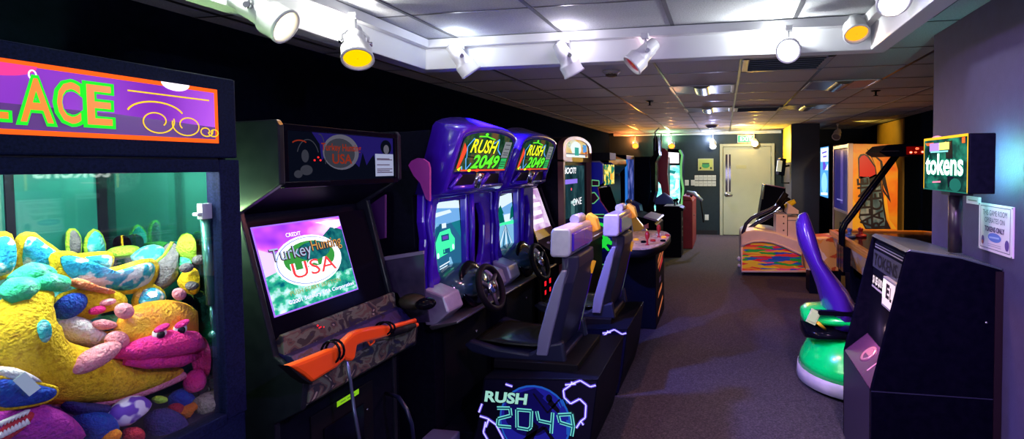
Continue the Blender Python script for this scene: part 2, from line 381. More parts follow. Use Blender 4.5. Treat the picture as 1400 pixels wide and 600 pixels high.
draw(b, f, [curl(.6, .055, .048, 28, .3, -1), curl(.685, .05, .045, 28, PI - .3, 1), ('line', yg, 4, arc(.6, .07, .075, .04, 165, 20, 12), .0045), curl(.74, .035, .022, 20, .3, -1), curl(.765, .033, .018, 20, PI, 1)])
b.obj('marquee', t)
mdl = M('marquee_dark_letter', (.1, .02, .01), .3, emit=(.95, .26, .0), es=1.); mhl = M('marquee_letter_top', (.1, .05, .01), .3, emit=(1, .62, .0), es=1.1)
for ch, u0, v0, u1, v1 in (('A', 25, 166, 68, 110), ('C', 76, 168, 106, 114), ('E', 117, 170, 149, 119)):
    x0, y0 = on(f, u0, v0); x1, y1 = on(f, u1, v1)
    text(t, ch, f, x0 - .008, y0 - .008, x1 - x0 + .016, y1 - y0 + .016, gg, 5, .06); text(t, ch, f, x0, y0, x1 - x0, y1 - y0, mdl, 6, .015)
xA, yA = on(f, 25, 166)
for i, ch in enumerate('LAP'): text(t, ch, f, xA - .075 * (i + 1) - .008, yA - .004, .07, .105, gg, 5, .06); text(t, ch, f, xA - .075 * (i + 1), yA + .004, .055, .09, mdl, 6, .015)
# control ledge
b = B(BLKG); b.box(CXF + .0, CXF + .2, .62, 1.42, .66, .69); b.obj('control_ledge', t, .006)
f2 = Fr((CXF + .195, .63, .6915), (0, 1, 0), (-1, 0, 0))
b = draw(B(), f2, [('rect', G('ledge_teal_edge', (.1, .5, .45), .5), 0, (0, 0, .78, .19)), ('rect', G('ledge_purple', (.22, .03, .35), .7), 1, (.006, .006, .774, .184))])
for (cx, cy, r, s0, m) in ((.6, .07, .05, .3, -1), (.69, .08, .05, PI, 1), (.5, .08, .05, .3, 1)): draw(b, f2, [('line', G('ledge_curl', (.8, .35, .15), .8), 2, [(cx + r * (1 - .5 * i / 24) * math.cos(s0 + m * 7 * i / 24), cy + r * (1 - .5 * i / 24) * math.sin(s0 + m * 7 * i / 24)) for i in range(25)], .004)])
b.obj('ledge_art', t)
b = B(BLKM); b.lathe([(.03, 0), (.03, .01), (.012, .014), (.008, .09), (.02, .1), (.02, .12), (.008, .13)], 12, RED, Matrix.Translation((CXF + .1, .8, .69))); b.obj('joystick', t)
point((-1.85, 1.53, 1.42), (.6, 1, .4), 20., .03)  # added green point imitating claw case light spilling onto the next cabinet
# ------------------------------------------------------------------ plush toys
def plush(name, c1, c2, sc=70):
    return noisy(name, [c2, c1, c1], (sc, sc, sc), .95, 3, bump=.9, bscale=130)
PY = plush('plush_yellow', (.9, .6, .01), (.6, .33, .0)); PB = noisy('plush_blue', [(.85, .9, .95), (.02, .4, .62), (.01, .25, .5)], (26, 26, 26), .95, 3, pos=[.42, .5, .65], bump=.9, bscale=130); PDB = plush('plush_deep_blue', (.01, .05, .4), (.0, .1, .45))
PPK = plush('plush_pink', (.9, .32, .38), (.95, .5, .5)); PMG = plush('plush_magenta', (.85, .03, .25), (.7, .02, .3)); PGN = plush('plush_green', (.05, .75, .35), (.3, .9, .6), 15)
PLM = plush('plush_lime', (.4, .75, .05), (.3, .6, .02)); PGY = plush('plush_grey', (.2, .19, .2), (.12, .12, .14)); POR = plush('plush_orange', (.9, .26, .01), (.9, .4, .02)); PPU = plush('plush_purple', (.28, .04, .5), (.2, .02, .4))
PWH = plush('plush_white', (.85, .82, .8), (.8, .6, .65)); PTQ = plush('plush_turquoise', (.05, .6, .6), (.5, .85, .85), 40); PST = plush('plush_stone', (.4, .36, .26), (.2, .18, .12), 90); PRD = plush('plush_red', (.6, .03, .05), (.4, .01, .05))
PNV = plush('plush_navy', (.03, .03, .16), (.06, .03, .22))
EYW = M('eye_white', (.9, .9, .9), .3); EYB = M('eye_black', (.01, .01, .01), .15)
PG_ = 'plush toys in the claw machine'
def crescent(pts, rad, m1, label, name='plush_fish', belly=None):
    t = thing(name, label, 'plush toy', pts[len(pts) // 2], PG_)
    # resample
    P = [V(p) for p in pts]; out = []; rr = []
    for i in range(len(P) - 1):
        for k in range(4):
            s = k / 4; p0 = P[max(i - 1, 0)]; p1 = P[i]; p2 = P[i + 1]; p3 = P[min(i + 2, len(P) - 1)]
            out.append(.5 * ((2 * p1) + (p2 - p0) * s + (2 * p0 - 5 * p1 + 4 * p2 - p3) * s * s + (3 * p1 - p0 - 3 * p2 + p3) * s ** 3)); rr.append(rad[i] * (1 - s) + rad[i + 1] * s)
    out.append(P[-1]); rr.append(rad[-1])
    b = B(m1); b.tube(out, rr, 12); b.obj('body', t)
    return t, out, rr
def X_(u, v, d): return pX(u, v, d)

def puffy(name, label, px, x, th, m, pipe=None, pr=.008, tilt=0., pos=None):
    P = [pX(u, v, x) for u, v in px]; n0 = len(P)
    for p in P: p.y = max(.63, min(1.405, p.y))
    # smooth the outline once
    P = [q for i in range(n0) for q in (P[i] * .82 + P[i - 1] * .09 + P[(i + 1) % n0] * .09, (P[i] + P[(i + 1) % n0]) * .5)]
    c = sum(P, V()) / len(P)
    def off(p): return V((-tilt * (p.z - c.z), 0, 0))
    t = thing(name, label, 'plush toy', c, PG_)
    rings = []
    for k, z in ((.04, -1), (.4, -.93), (.7, -.75), (.9, -.45), (1, 0), (.9, .45), (.7, .75), (.4, .93), (.04, 1)):
        rings.append([c + (p - c) * k + off(p) * k + V((z * th, 0, 0)) for p in P])
    b = B(m); b.loft(rings, m); b.obj('body', t)
    if pipe:
        b = B(pipe); b.tube([p + off(p) for p in P], pr, 6, closed=True); b.obj('trim_piping', t)
    return t
def part_blob(t, nm, m, c, r, rot=(0, 0, 0)):
    b = B(m); b.ell(c, r, Euler(rot)); return b.obj(nm, t)
# back rows first
puffy('plush_fin', 'grey fin shaped plush against the back wall', [(93, 315), (100, 313), (108, 322), (110, 348), (92, 348)], -2.08, .02, PGY, PLM, .006)
puffy('plush_fin', 'teal fin shaped plush against the back wall', [(115, 348), (118, 325), (128, 313), (138, 320), (146, 348)], -2.08, .02, PTQ, PLM, .006)
puffy('plush_toy', 'tan pointed plush at the back of the pile', [(172, 336), (182, 321), (192, 318), (200, 325), (209, 336), (190, 342)], -2.03, .04, PPK, PY, .006)
puffy('plush_toy', 'lime plush lying across the back of the pile', [(143, 350), (160, 337), (185, 334), (205, 338), (190, 350), (165, 354)], -1.98, .05, PLM)
puffy('plush_toy', 'turquoise plush beside the grey wing', [(182, 352), (205, 334), (222, 333), (233, 343), (218, 362), (190, 362)], -1.88, .05, PTQ)
puffy('plush_toy', 'lime green round plush high at the right of the pile', [(249, 340), (258, 322), (272, 315), (290, 316), (296, 340), (290, 358), (265, 355), (252, 350)], -1.76, .04, PLM)
puffy('plush_toy', 'dusty red plush at the far left behind the starfish', [(10, 338), (20, 333), (28, 350), (26, 375), (10, 378)], -1.96, .05, PRD)
puffy('plush_toy', 'green plush under the lime one', [(250, 350), (270, 345), (280, 350), (285, 372), (262, 380), (248, 370)], -1.77, .03, PGN)
t = puffy('plush_toy', 'yellow spiky plush behind the right strut', [(248, 385), (258, 369), (272, 362), (290, 364), (292, 390), (275, 402), (254, 398)], -1.745, .04, PY)
for u, v in ((255, 366), (272, 355), (263, 390)): part_blob(t, 'spike', PGY, pX(u, v, -1.72), (.016, .02, .016))
puffy('plush_toy', 'teal plush below the spiky yellow one', [(258, 402), (275, 398), (296, 400), (300, 425), (285, 440), (265, 425)], -1.765, .03, PTQ)
puffy('plush_wing', 'grey plush wing with a thin lime rim', [(210, 360), (225, 350), (238, 332), (249, 327), (252, 348), (247, 368), (236, 385), (218, 398), (206, 395), (213, 376)], -1.82, .045, PGY, PLM, .006)
puffy('plush_starfish', 'blue starfish arm with yellow piping cut by the left frame edge', [(-22, 330), (0, 321), (8, 322), (11, 335), (12, 357), (7, 378), (-20, 380)], -1.85, .05, PB, PY, .012)
puffy('plush_starfish', 'pale blue starfish standing upright near the glass left of centre', [(24, 352), (28, 330), (33, 323), (41, 321), (55, 333), (77, 346), (76, 362), (68, 376), (48, 378), (28, 370)], -1.87, .05, PB, PY, .012)
puffy('plush_starfish', 'small blue starfish arm above the long blue one', [(100, 352), (125, 349), (145, 347), (151, 352), (147, 366), (140, 374), (120, 364)], -1.86, .035, PB, PY, .011)
puffy('plush_starfish', 'long blue and white starfish with yellow piping across the middle', [(74, 352), (79, 348), (95, 348), (110, 356), (125, 366), (143, 373), (165, 368), (190, 360), (205, 357), (212, 363), (210, 377), (202, 389), (185, 396), (165, 399), (140, 396), (110, 390), (92, 382), (80, 370)], -1.81, .045, PB, PY, .012)
puffy('plush_toy', 'orange pink plush strip under the long blue starfish', [(92, 384), (105, 378), (125, 390), (160, 398), (150, 404), (110, 396)], -1.775, .03, plush('plush_coral', (.9, .25, .1), (.95, .5, .4)))
t = puffy('plush_fish', 'yellow and navy plush fish between the starfish and the crescent', [(74, 410), (85, 399), (115, 392), (150, 392), (170, 402), (174, 416), (155, 424), (130, 430), (112, 440), (92, 434), (72, 424)], -1.80, .045, PY)
b = B(PDB); b.ell(pX(96, 418, -1.765), (.02, .04, .032), Euler((.5, 0, 0))); b.obj('fin', t)
part_blob(t, 'fin', PPK, pX(147, 413, -1.755), (.014, .02, .01)); part_blob(t, 'fin', PMG, pX(133, 424, -1.755), (.014, .02, .012))
puffy('plush_starfish', 'small blue starfish above the lipped fish', [(184, 412), (192, 394), (208, 391), (221, 400), (223, 414), (205, 422), (188, 420)], -1.80, .04, PB, PY, .01)
puffy('plush_toy', 'turquoise plush peeking out beside the lipped fish', [(118, 442), (140, 432), (165, 428), (168, 442), (150, 452), (125, 455)], -1.8, .04, PTQ)
puffy('plush_toy', 'white and pink plush sitting over the crescent', [(70, 440), (80, 431), (100, 430), (118, 436), (128, 448), (152, 462), (146, 480), (115, 474), (82, 464), (70, 452)], -1.79, .05, PWH)
puffy('plush_toy', 'pink plush tongue beside the white plush', [(125, 440), (140, 435), (158, 440), (160, 448), (140, 452), (127, 448)], -1.745, .02, PPK)
# big yellow crescent along the glass
pp = [X_(66, 400, -1.77), X_(40, 418, -1.755), X_(24, 455, -1.745), X_(44, 500, -1.745), X_(100, 514, -1.745), X_(155, 519, -1.75), X_(205, 515, -1.75), X_(248, 508, -1.75)]
t, o_, r_ = crescent(pp, [.014, .05, .076, .08, .074, .06, .038, .01], PY, 'big yellow crescent shaped plush lying along the glass')
b = B(PPK); b.tube([p + V((.01, .0, -r * .98)) for p, r in zip(o_, r_)][14:], .013, 7); b.obj('trim_piping', t)
b = B(PPK); b.ell(X_(130, 489, -1.68), (.03, .062, .028), Euler((.3, 0, 0)), None, 18, 12); b.obj('fin', t)
b = B(PTQ); b.ell(X_(60, 453, -1.675), (.014, .014, .03)); b.obj('cheek', t)
crescent([X_(5, 408, -1.74), X_(25, 396, -1.735), X_(45, 390, -1.74)], [.02, .034, .02], PGN, 'mint green plush tube resting at the left of the pile', 'plush_eel')
crescent([X_(18, 386, -1.77), X_(45, 374, -1.77), X_(68, 376, -1.78)], [.018, .03, .018], PGN, 'darker placed mint tube lying behind the first one', 'plush_eel')
crescent([X_(40, 392, -1.755), X_(62, 386, -1.755), X_(86, 388, -1.77)], [.018, .028, .02], PGN, 'mint green plush tube pointing right over the crescent tip', 'plush_eel')
# fish with fat lips
t = puffy('plush_fish', 'orange and yellow plush fish with big eyes and fat pink lips', [(152, 462), (163, 434), (175, 421), (200, 412), (230, 409), (255, 414), (272, 421), (285, 430), (289, 448), (280, 470), (250, 480), (210, 486), (180, 488), (156, 482)], -1.735, .05, noisy('plush_orange_yellow', [(.95, .25, .01), (.92, .55, .02)], (9, 9, 12), .95, 1, bump=.9, bscale=130))
for u, v, r in ((160, 466, .032), (170, 425, .026), (245, 402, .022), (240, 428, .014), (215, 436, .014)): part_blob(t, 'fin', PPK, X_(u, v, -1.71), (r * .7, r * .8, r), (.6, 0, 0))
for u, v in ((218, 456), (246, 450)):
    b = B(EYW); c = X_(u, v, -1.675); b.ell(c, (.014, .019, .02)); b.ell(c + V((.011, -.004, -.002)), (.007, .011, .013), None, EYB); b.ell(c + V((.004, .004, .016)), (.014, .022, .01), Euler((.3, 0, 0)), PMG); b.obj('eye', t)
b = B(PMG); b.tube([X_(154, 484, -1.71), X_(190, 478, -1.69), X_(230, 470, -1.68), X_(260, 468, -1.69), X_(276, 474, -1.71)], [.012, .032, .042, .036, .014], 14); b.obj('lips', t)
b = B(PRD); b.mats[0] = PMG; b.tube([X_(170, 494, -1.7), X_(205, 494, -1.685), X_(248, 492, -1.695), X_(268, 488, -1.71)], [.01, .022, .022, .01], 12); b.obj('lips', t)
puffy('plush_toy', 'magenta plush behind the right end of the lips', [(280, 455), (296, 452), (308, 470), (308, 498), (296, 515), (280, 505), (274, 488)], -1.72, .04, PMG)
puffy('plush_toy', 'magenta plush arm hanging below the lips', [(254, 528), (260, 510), (272, 502), (284, 508), (280, 522), (270, 536), (258, 538)], -1.72, .035, PMG)
puffy('plush_starfish', 'small orange starfish below the magenta arm', [(243, 567), (248, 558), (258, 553), (268, 549), (277, 538), (282, 543), (276, 553), (266, 559), (258, 566), (254, 575), (249, 570)], -1.70, .018, POR)
puffy('plush_starfish', 'deep blue starfish pressed to the glass low at the left', [(-15, 516), (15, 517), (40, 522), (62, 528), (77, 531), (76, 540), (65, 548), (45, 553), (20, 557), (-15, 559)], -1.655, .026, PDB, PY, .006)
puffy('plush_toy', 'pinkish white plush rim between the crescent and the deep blue starfish', [(-12, 500), (18, 501), (42, 512), (60, 524), (30, 524), (-12, 516)], -1.67, .03, PWH)
# shark
t = puffy('plush_shark', 'magenta plush shark with open toothed mouth low against the glass', [(-15, 566), (20, 556), (50, 550), (75, 557), (96, 570), (110, 586), (118, 606), (-15, 612)], -1.69, .05, plush('plush_shark_pink', (.5, .03, .4), (.35, .02, .4)))
b = B(PRD); b.ell(X_(18, 585, -1.645), (.012, .042, .018), Euler((.5, 0, 0))); b.obj('mouth', t)
b = B(EYW)
for i in range(8):
    c = X_(2 + i * 5, 598 - i * 2.6, -1.632); b.lathe([(.006, 0), (.001, .014)], 6, None, Matrix.Translation(c))
    c = X_(2 + i * 5, 583 - i * 2.2, -1.632); b.lathe([(.001, 0), (.006, .012)], 6, None, Matrix.Translation(c))
b.obj('tooth_row', t)
puffy('plush_toy', 'dark purple round plush low at the centre of the glass', [(200, 572), (212, 560), (228, 556), (245, 566), (254, 582), (252, 604), (204, 606)], -1.69, .05, PNV)
puffy('plush_toy', 'deep blue plush between the shark and the white violet plush', [(100, 570), (120, 560), (145, 562), (156, 580), (156, 604), (118, 606)], -1.7, .05, PDB)
t = puffy('plush_toy', 'white and violet plush peeking under the crescent', [(140, 572), (158, 552), (178, 540), (198, 541), (207, 550), (200, 562), (188, 572), (172, 584), (150, 584)], -1.69, .03, noisy('plush_white_violet', [(.8, .8, .95), (.15, .06, .5)], (28, 28, 28), .9, 1, pos=[.48, .54]))
puffy('plush_toy', 'navy plush under the crescent belly', [(78, 545), (110, 550), (150, 552), (150, 565), (120, 572), (92, 566)], -1.72, .04, PNV)
puffy('plush_toy', 'navy plush beside the ribbed rolls', [(232, 540), (250, 528), (262, 540), (270, 560), (258, 578), (240, 572)], -1.75, .04, PDB)
puffy('plush_toy', 'orange plush foot at the bottom of the glass', [(140, 600), (146, 588), (158, 584), (166, 590), (160, 604), (144, 608)], -1.66, .02, POR)
puffy('plush_toy', 'dark red plush at the bottom of the glass', [(168, 604), (170, 586), (188, 582), (196, 590), (194, 606)], -1.67, .025, PRD)
puffy('plush_toy', 'olive plush ball under the tip of the crescent', [(208, 546), (216, 540), (226, 542), (227, 549), (216, 553)], -1.69, .02, PLM)
puffy('plush_toy', 'white plush patch beside the right window edge', [(285, 522), (298, 514), (310, 516), (308, 528), (295, 530)], -1.72, .03, PWH)
puffy('plush_toy', 'small dark red plush beside the orange starfish', [(230, 556), (240, 550), (250, 552), (246, 566), (236, 568)], -1.71, .02, PRD)
for u, v, lb in ((296, 545, 'beige ribbed plush roll in the lower right corner, upper of two'), (272, 583, 'beige ribbed plush roll in the lower right corner, lower of two')):
    t = thing('plush_roll', lb, 'plush toy', X_(u, v, -1.68), PG_)
    c = X_(u, v, -1.68); b = B(PST); b.loft([[c + V(((.04 * math.cos(2 * PI * j / 14)) * k, s, .034 * math.sin(2 * PI * j / 14) * k)) for j in range(14)] for s, k in ((-.06, .3), (-.055, .85), (-.03, 1), (.03, 1), (.055, .85), (.06, .3))]); b.obj('body', t)
# tape on the glass
b = B(M('clear_tape', (.5, .75, .65), .3)); b.T = Matrix.Translation(X_(37, 525, -1.612)) @ Matrix.Rotation(.5, 4, 'X'); b.box(-.0008, .0008, -.012, .012, -.028, .028); tag(b.obj('tape_strip'), 'pale strip of tape stuck on the claw machine glass', 'tape')
# toys deeper in the heap
def blob(c, r, m, label):
    t = thing('plush_toy', label, 'plush toy', c, PG_); b = B(m); b.ell(c, r, None, None, 16, 10); b.obj('body', t)
blob((-1.94, .85, .93), (.14, .18, .085), PNV, 'dark blue plush at the bottom of the pile')
blob((-1.94, 1.22, .93), (.14, .16, .085), PPU, 'purple plush deep in the pile')
blob((-1.95, .88, 1.08), (.12, .2, .09), PPK, 'pink plush deep in the middle of the pile')
blob((-1.95, 1.22, 1.07), (.12, .18, .08), POR, 'orange plush deep in the pile')
blob((-1.97, 1.05, 1.22), (.07, .26, .07), PTQ, 'turquoise plush in the hidden back of the pile')
# ================================================================== HUNTING GAME
TY0, TY1 = 1.61, 2.33
t = thing('arcade_cabinet', 'black hunting game cabinet with orange toy shotgun on its deck', 'arcade cabinet', (-2.0, 1.97, 0), 'arcade cabinets along the left wall')
prof = [(-1.62, 1.775), (-1.785, 1.785), (-2.6, 1.75), (-2.6, 0), (-1.66, 0), (-1.66, .66), (-1.54, .72), (-1.53, .815), (-1.69, .905), (-1.84, 1.42), (-1.84, 1.43), (-1.62, 1.545)]
b = B(BLK); b.prism(prof, 'y', TY0 + .025, TY1 - .025); b.obj('cabinet', t)
sidem = noisy('laminate_side', [(.008, .011, .016), (.012, .016, .022)], (20, 20, 20), .3, coat=.1); sidem.node_tree.nodes['Principled BSDF'].inputs['Specular IOR Level'].default_value = .2
for y in (TY0, TY1 - .025):
    b = B(sidem); p2 = [(-1.597, 1.77), (-1.61, 1.79), (-2.61, 1.76), (-2.61, 0), (-1.65, 0), (-1.65, .655), (-1.535, .715), (-1.52, .82), (-1.645, .91), (-1.78, 1.445), (-1.597, 1.552)]
    b.prism(p2, 'y', y, y + .025); b.obj('side_panel', t, .005)
b = B(BLKG)
for z in (1.548, 1.765): b.box(-1.622, -1.6, TY0 + .025, TY1 - .025, z - .012, z + .012)
for y in (TY0 + .025, TY1 - .045): b.box(-1.622, -1.6, y, y + .02, 1.56, 1.755)
b.obj('marquee_trim', t, .003)
f, w, h = corners(V((-1.612, TY0 + .045, 1.755)), V((-1.612, TY1 - .045, 1.755)), V((-1.612, TY0 + .045, 1.558)))
mb = G('marquee_night_blue', (.012, .008, .1), 1.); mk = G('marquee_black', (.002, .003, .008), 1.); mgr = G('marquee_moon_grey', (.09, .09, .12), 1.); mgd = G('marquee_dim_grey', (.03, .032, .045), 1); mrd = G('marquee_dim_red', (.2, .02, .008), 1)
LC = on(f, 466, 208); LR = (on(f, 491, 208)[0] - on(f, 442, 208)[0]) / 2; CD = on(f, 512, 241) + on(f, 536, 211)
sh = [('rect', mb, 0, (0, 0, w, h)), ('poly', mk, 1, [(0, 0), (w, 0), (w, .05)] + [(w - i * w / 26, .055 + .035 * ((i * 7) % 5) / 4 + (.04 if i % 3 == 0 else 0)) for i in range(1, 26)] + [(0, h), ]), ('poly', mk, 2, [(0, 0), (.2, 0), (.17, .08), (.16, .15), (.12, h), (0, h)]),
      ('ell', mgr, 3, (*LC, LR, LR * .72)), ('ell', mgd, 4, (LC[0] - .01, LC[1] - .005, LR * .84, LR * .6)), ('line', mgd, 3, arc(.1, .09, .055, .075, 20, 160, 10), .004), ('line', mrd, 4, arc(.06, .14, .04, .02, 40, 150, 8), .005), ('ell', mgd, 3, (.085, .1, .018, .025)), ('ell', mgd, 3, (.09, .045, .03, .02)), ('ell', mgd, 3, (.05, .03, .02, .015)), ('line', mgd, 3, arc(.16, .1, .03, .09, 100, -20, 8), .004),
      ('ell', mk, 3, (CD[2] - .05, .15, .04, .035)), ('ell', mgr, 4, (CD[2] - .05, .14, .02, .022))]
b = draw(B(), f, sh); b.obj('marquee', t)
text(t, 'Turkey Hunting', f, LC[0] - LR * 1.1, LC[1] - .005, LR * 2.2, .04, mrd, 6, .02); text(t, 'USA', f, LC[0] - LR * .55, LC[1] - .05, LR * 1.1, .042, mrd, 6, .02)
b = draw(B(), f, [('rect', G('card_glow', (.3, .34, .5), 1.), 5, CD)] + [('line', LABEL, 6, [(CD[0] + .01, y), (CD[2] - .01 - .02 * (i % 2), y)], .004) for i, y in enumerate((.03, .038, .046, .066, .09, .095))]); b.obj('instruction_card', t)
b = B(G('red_reflector', (1, .02, .02), 1.2))
for u, v in ((430, 219), (435, 215), (438, 219)): b.ell(pX(u, v, -1.609), (.004, .004, .004))
b.obj('indicator_light', t)
# screen and bezel
P0, P1 = (-1.795, 1.40), (-1.66, .915)
f = Fr((P1[0], TY0 + .03, P1[1]), (0, 1, 0), (P0[0] - P1[0], 0, P0[1] - P1[1])); bh = math.hypot(P0[0] - P1[0], P0[1] - P1[1]); bw = TY1 - TY0 - .06
b = draw(B(), f, [('rect', BLKG, 1, (0, 0, bw, bh))]); b.obj('screen_bezel', t)
f = Fr(f.p(.025, .135, 5), f.u, f.v); w, h = .445, .345
gm = lambda n, c, s=1.: G('screen_' + n, c, s)
sky = noisy('screen_sky', [(.15, .02, .45), (.45, .08, .75), (.95, .6, .95)], (2, 5, 8), .3, 2, emit=1.3); grass = noisy('screen_grass', [(.0, .08, .1), (.02, .35, .18), (.5, .8, .75)], (18, 22, 30), .3, 4, emit=1.3); trees = noisy('screen_trees', [(.0, .04, .06), (.01, .16, .13)], (30, 40, 30), .3, 4, emit=1.1)
sw = gm('white', (.92, .95, 1), 1.5); sb = gm('blue', (.12, .2, .75), 1.2); sg = gm('green', (.04, .3, .05), 1.1)
b = draw(B(), f, [('rect', gm('violet_edge', (.35, .15, .95), 1.3), 0, (-.006, -.006, w + .006, h + .006)), ('rect', grass, 1, (0, 0, w, .24)), ('rect', sky, 1, (0, .2, w, h)), ('poly', trees, 2, [(w, .1), (w, h - .06), (.42, h - .05), (.38, h - .04), (.33, h - .07), (.3, h - .1), (.26, .2), (.3, .1)]), ('poly', sw, 2, [(.3, h - .01), (w, h - .01), (w, h - .04), (.4, h - .05), (.38, h - .03)]), ('poly', gm('haze', (.75, .6, .95), 1.2), 2, [(0, .15), (.05, .16), (.09, .22), (0, .26)]),
     ('ell', sw, 3, (.225, .18, .175, .108)), ('ell', sb, 4, (.225, .18, .168, .1)), ('ell', sw, 5, (.225, .18, .165, .097)), ('ell', sg, 6, (.225, .19, .135, .072)), ('ell', trees, 7, (.25, .215, .09, .04)), ('poly', sw, 7, arc(.225, .16, .13, .06, 190, 350, 12))])
b.obj('screen', t)
br = gm('brown', (.55, .28, .06), 1.2); blk_ = gm('ink', (.05, .0, .03), 1)
text(t, 'CREDIT', f, .13, h - .055, .075, .017, sw, 8, .01)
for m, k, o, d in ((blk_, 9, .03, .003), (gm('bluegrey', (.35, .45, .62), 1.2), 10, .0, 0)):
    text(t, 'Turkey', f, .035 - d, .185 - d, .2 + d, .068 + d, m, k, o, .0)
for m, k, o, d in ((blk_, 9, .03, .003), (br, 10, .0, 0)): text(t, 'Hunting', f, .24 - d, .2 - d, .17 + d, .06 + d, m, k, o)
for m, k, o, d in ((sw, 9, .05, .004), (gm('red', (.8, .05, .06), 1.2), 10, .0, 0)): text(t, 'USA', f, .115 - d, .115 - d, .23 + d, .065 + d, m, k, o)
text(t, 'PUSH START BUTTON', f, .08, .055, .27, .018, gm('dim_gold', (.35, .4, .12), 1), 8, .01)
for m, k, o in ((sb, 8, .05), (sw, 9, .01)): text(t, '\u00a92001 Sunbury USA Corporation', f, .06, .018, .36, .022, m, k, o)
# camouflage control deck
camo = noisy('camouflage_print', [(.012, .016, .05), (.03, .03, .03), (.12, .15, .1), (.1, .07, .05), (.02, .02, .03), (.3, .3, .22)], (7, 9, 14), .5, 3, pos=[.2, .38, .45, .52, .58, .66], const=True, dist=1.2)
navyc = noisy('navy_camouflage', [(.008, .01, .06), (.02, .02, .1), (.005, .005, .02)], (14, 16, 16), .4, 3, pos=[.3, .48, .6], const=True, dist=1.)
b = B(camo); b.prism([(-1.69, .93), (-1.645, .985), (-1.632, .98), (-1.625, .905)], 'y', TY0 + .026, TY1 - .026); b.obj('camouflage_ledge', t, .003)
b = B(navyc); b.prism([(-1.66, .895), (-1.66, .915), (-1.6, .905), (-1.527, .83), (-1.527, .80)], 'y', TY0 + .026, TY1 - .026)
b.prism([(-1.527, .835), (-1.515, .825), (-1.525, .735), (-1.54, .72)], 'y', TY0 + .026, TY1 - .026, camo); b.obj('control_panel', t, .002)
b = B(G('red_start_light', (1, .02, .03), 1.5))
for u, v in ((434, 445), (438, 447), (442, 447), (436, 448)): b.ell(pX(u, v, -1.632), (.004, .004, .004))
b.obj('start_button', t)
b = B(BLKM); b.box(-1.66, -1.652, 1.78, 2.15, .1, .6); b.box(-1.655, -1.645, 1.84, 2.08, .3, .52, BLKG); cd = b.obj('coin_door', t, .003)
for c_, r_ in (((-1.64, 2.03, .36), (.012, .016, .016)), ((-1.645, 2.1, .48), (.004, .006, .006))): b = B(CHROME); b.ell(c_, r_); b.obj('lock', cd)
f = Fr(pX(460, 553, -1.648) + V((0, 0, -.012)), (0, 1, 0), (0, 0, 1)); b = draw(B(), f, [('rect', G('sticker_lime', (.35, .8, .02), .6), 2, (0, 0, .135, .024))] + [('line', LABEL, 3, [(.02, .012), (.05, .012)], .003), ('line', LABEL, 3, [(.06, .012), (.11, .012)], .003)]); b.obj('warning_sticker', t)
# ---- shotgun
g = thing('toy_shotgun', 'bright orange toy shotgun strapped across the hunting game deck', 'toy gun', pX(480, 470, -1.47))
GX = -1.475
def gp(pts): return [(p.y, p.z) for p in (pX(u, v, GX) for u, v in pts)]
def gsolid(nm, pts, hw, m, bv=.008): b = B(m); b.prism(gp(pts), 'x', GX - hw, GX + hw); return b.obj(nm, g, bv)
gsolid('stock', [(388, 500), (420, 488), (447, 477), (463, 474), (468, 490), (455, 502), (421, 523), (408, 512)], .02, ORNG, .012)
gsolid('receiver', [(456, 478), (470, 463), (480, 454), (490, 450), (505, 447), (526, 444), (532, 451), (530, 458), (510, 464), (492, 468), (484, 472), (481, 490), (476, 494), (468, 492), (462, 487)], .018, ORNG, .01)
b = B(ORNG); a, c = pX(528, 449, GX), pX(567, 438, GX); b.tube([a, c], .011, 12); a, c = pX(530, 455, GX), pX(570, 444, GX); b.tube([a, a.lerp(c, .9)], .013, 12, BLKM); b.tube([a.lerp(c, .9), c], .011, 12); b.obj('barrel', g)
b = B(BLKM); a = pX(534, 455, GX - .0); c = pX(560, 447, GX); b.tube([a, c], .02, 12); b.obj('forend', g)
b = B(ORNG); b.tube([pX(503, 466, GX), pX(506, 472, GX), pX(511, 468, GX), pX(512, 462, GX)], .004, 6); b.obj('trigger', g)
b = B(BLKM); q = gp([(386, 499), (389, 500), (421, 523), (419, 525), (405, 516)]); b.prism(q, 'x', GX - .021, GX + .021); b.obj('butt_pad', g)
b = B(BLKG)
for u, v, w_ in ((452, 482, 20), (458, 479, 19), (524, 449, 13), (529, 448, 12)):
    b = B(BLKG); c = pX(u, v, GX); r = w_ * .0022; b.tube([c + V((.035 * math.cos(q), .006 * math.cos(q), r * math.sin(q))) for q in [2 * PI * i / 16 for i in range(16)]], .0045, 6, closed=True); b.obj('holster_strap', g)
b = B(M('steel_cable', (.2, .25, .4), .3, .8)); b.tube([pX(474, 492, GX), pX(479, 520, -1.48), pX(484, 560, -1.46), pX(492, 604, -1.42)], .0065, 8); b.obj('tether_cable', g)
b = B(M('blue_black_hose', (.01, .015, .05), .3)); b.tube([pX(528, 537, -1.64), pX(545, 543, -1.5), pX(556, 560, -1.44), pX(563, 580, -1.42), pX(566, 610, -1.42)], .009, 8); tag(b.obj('coin_door_hose'), 'black rubber hose looping out beside the hunting game coin door', 'hose')
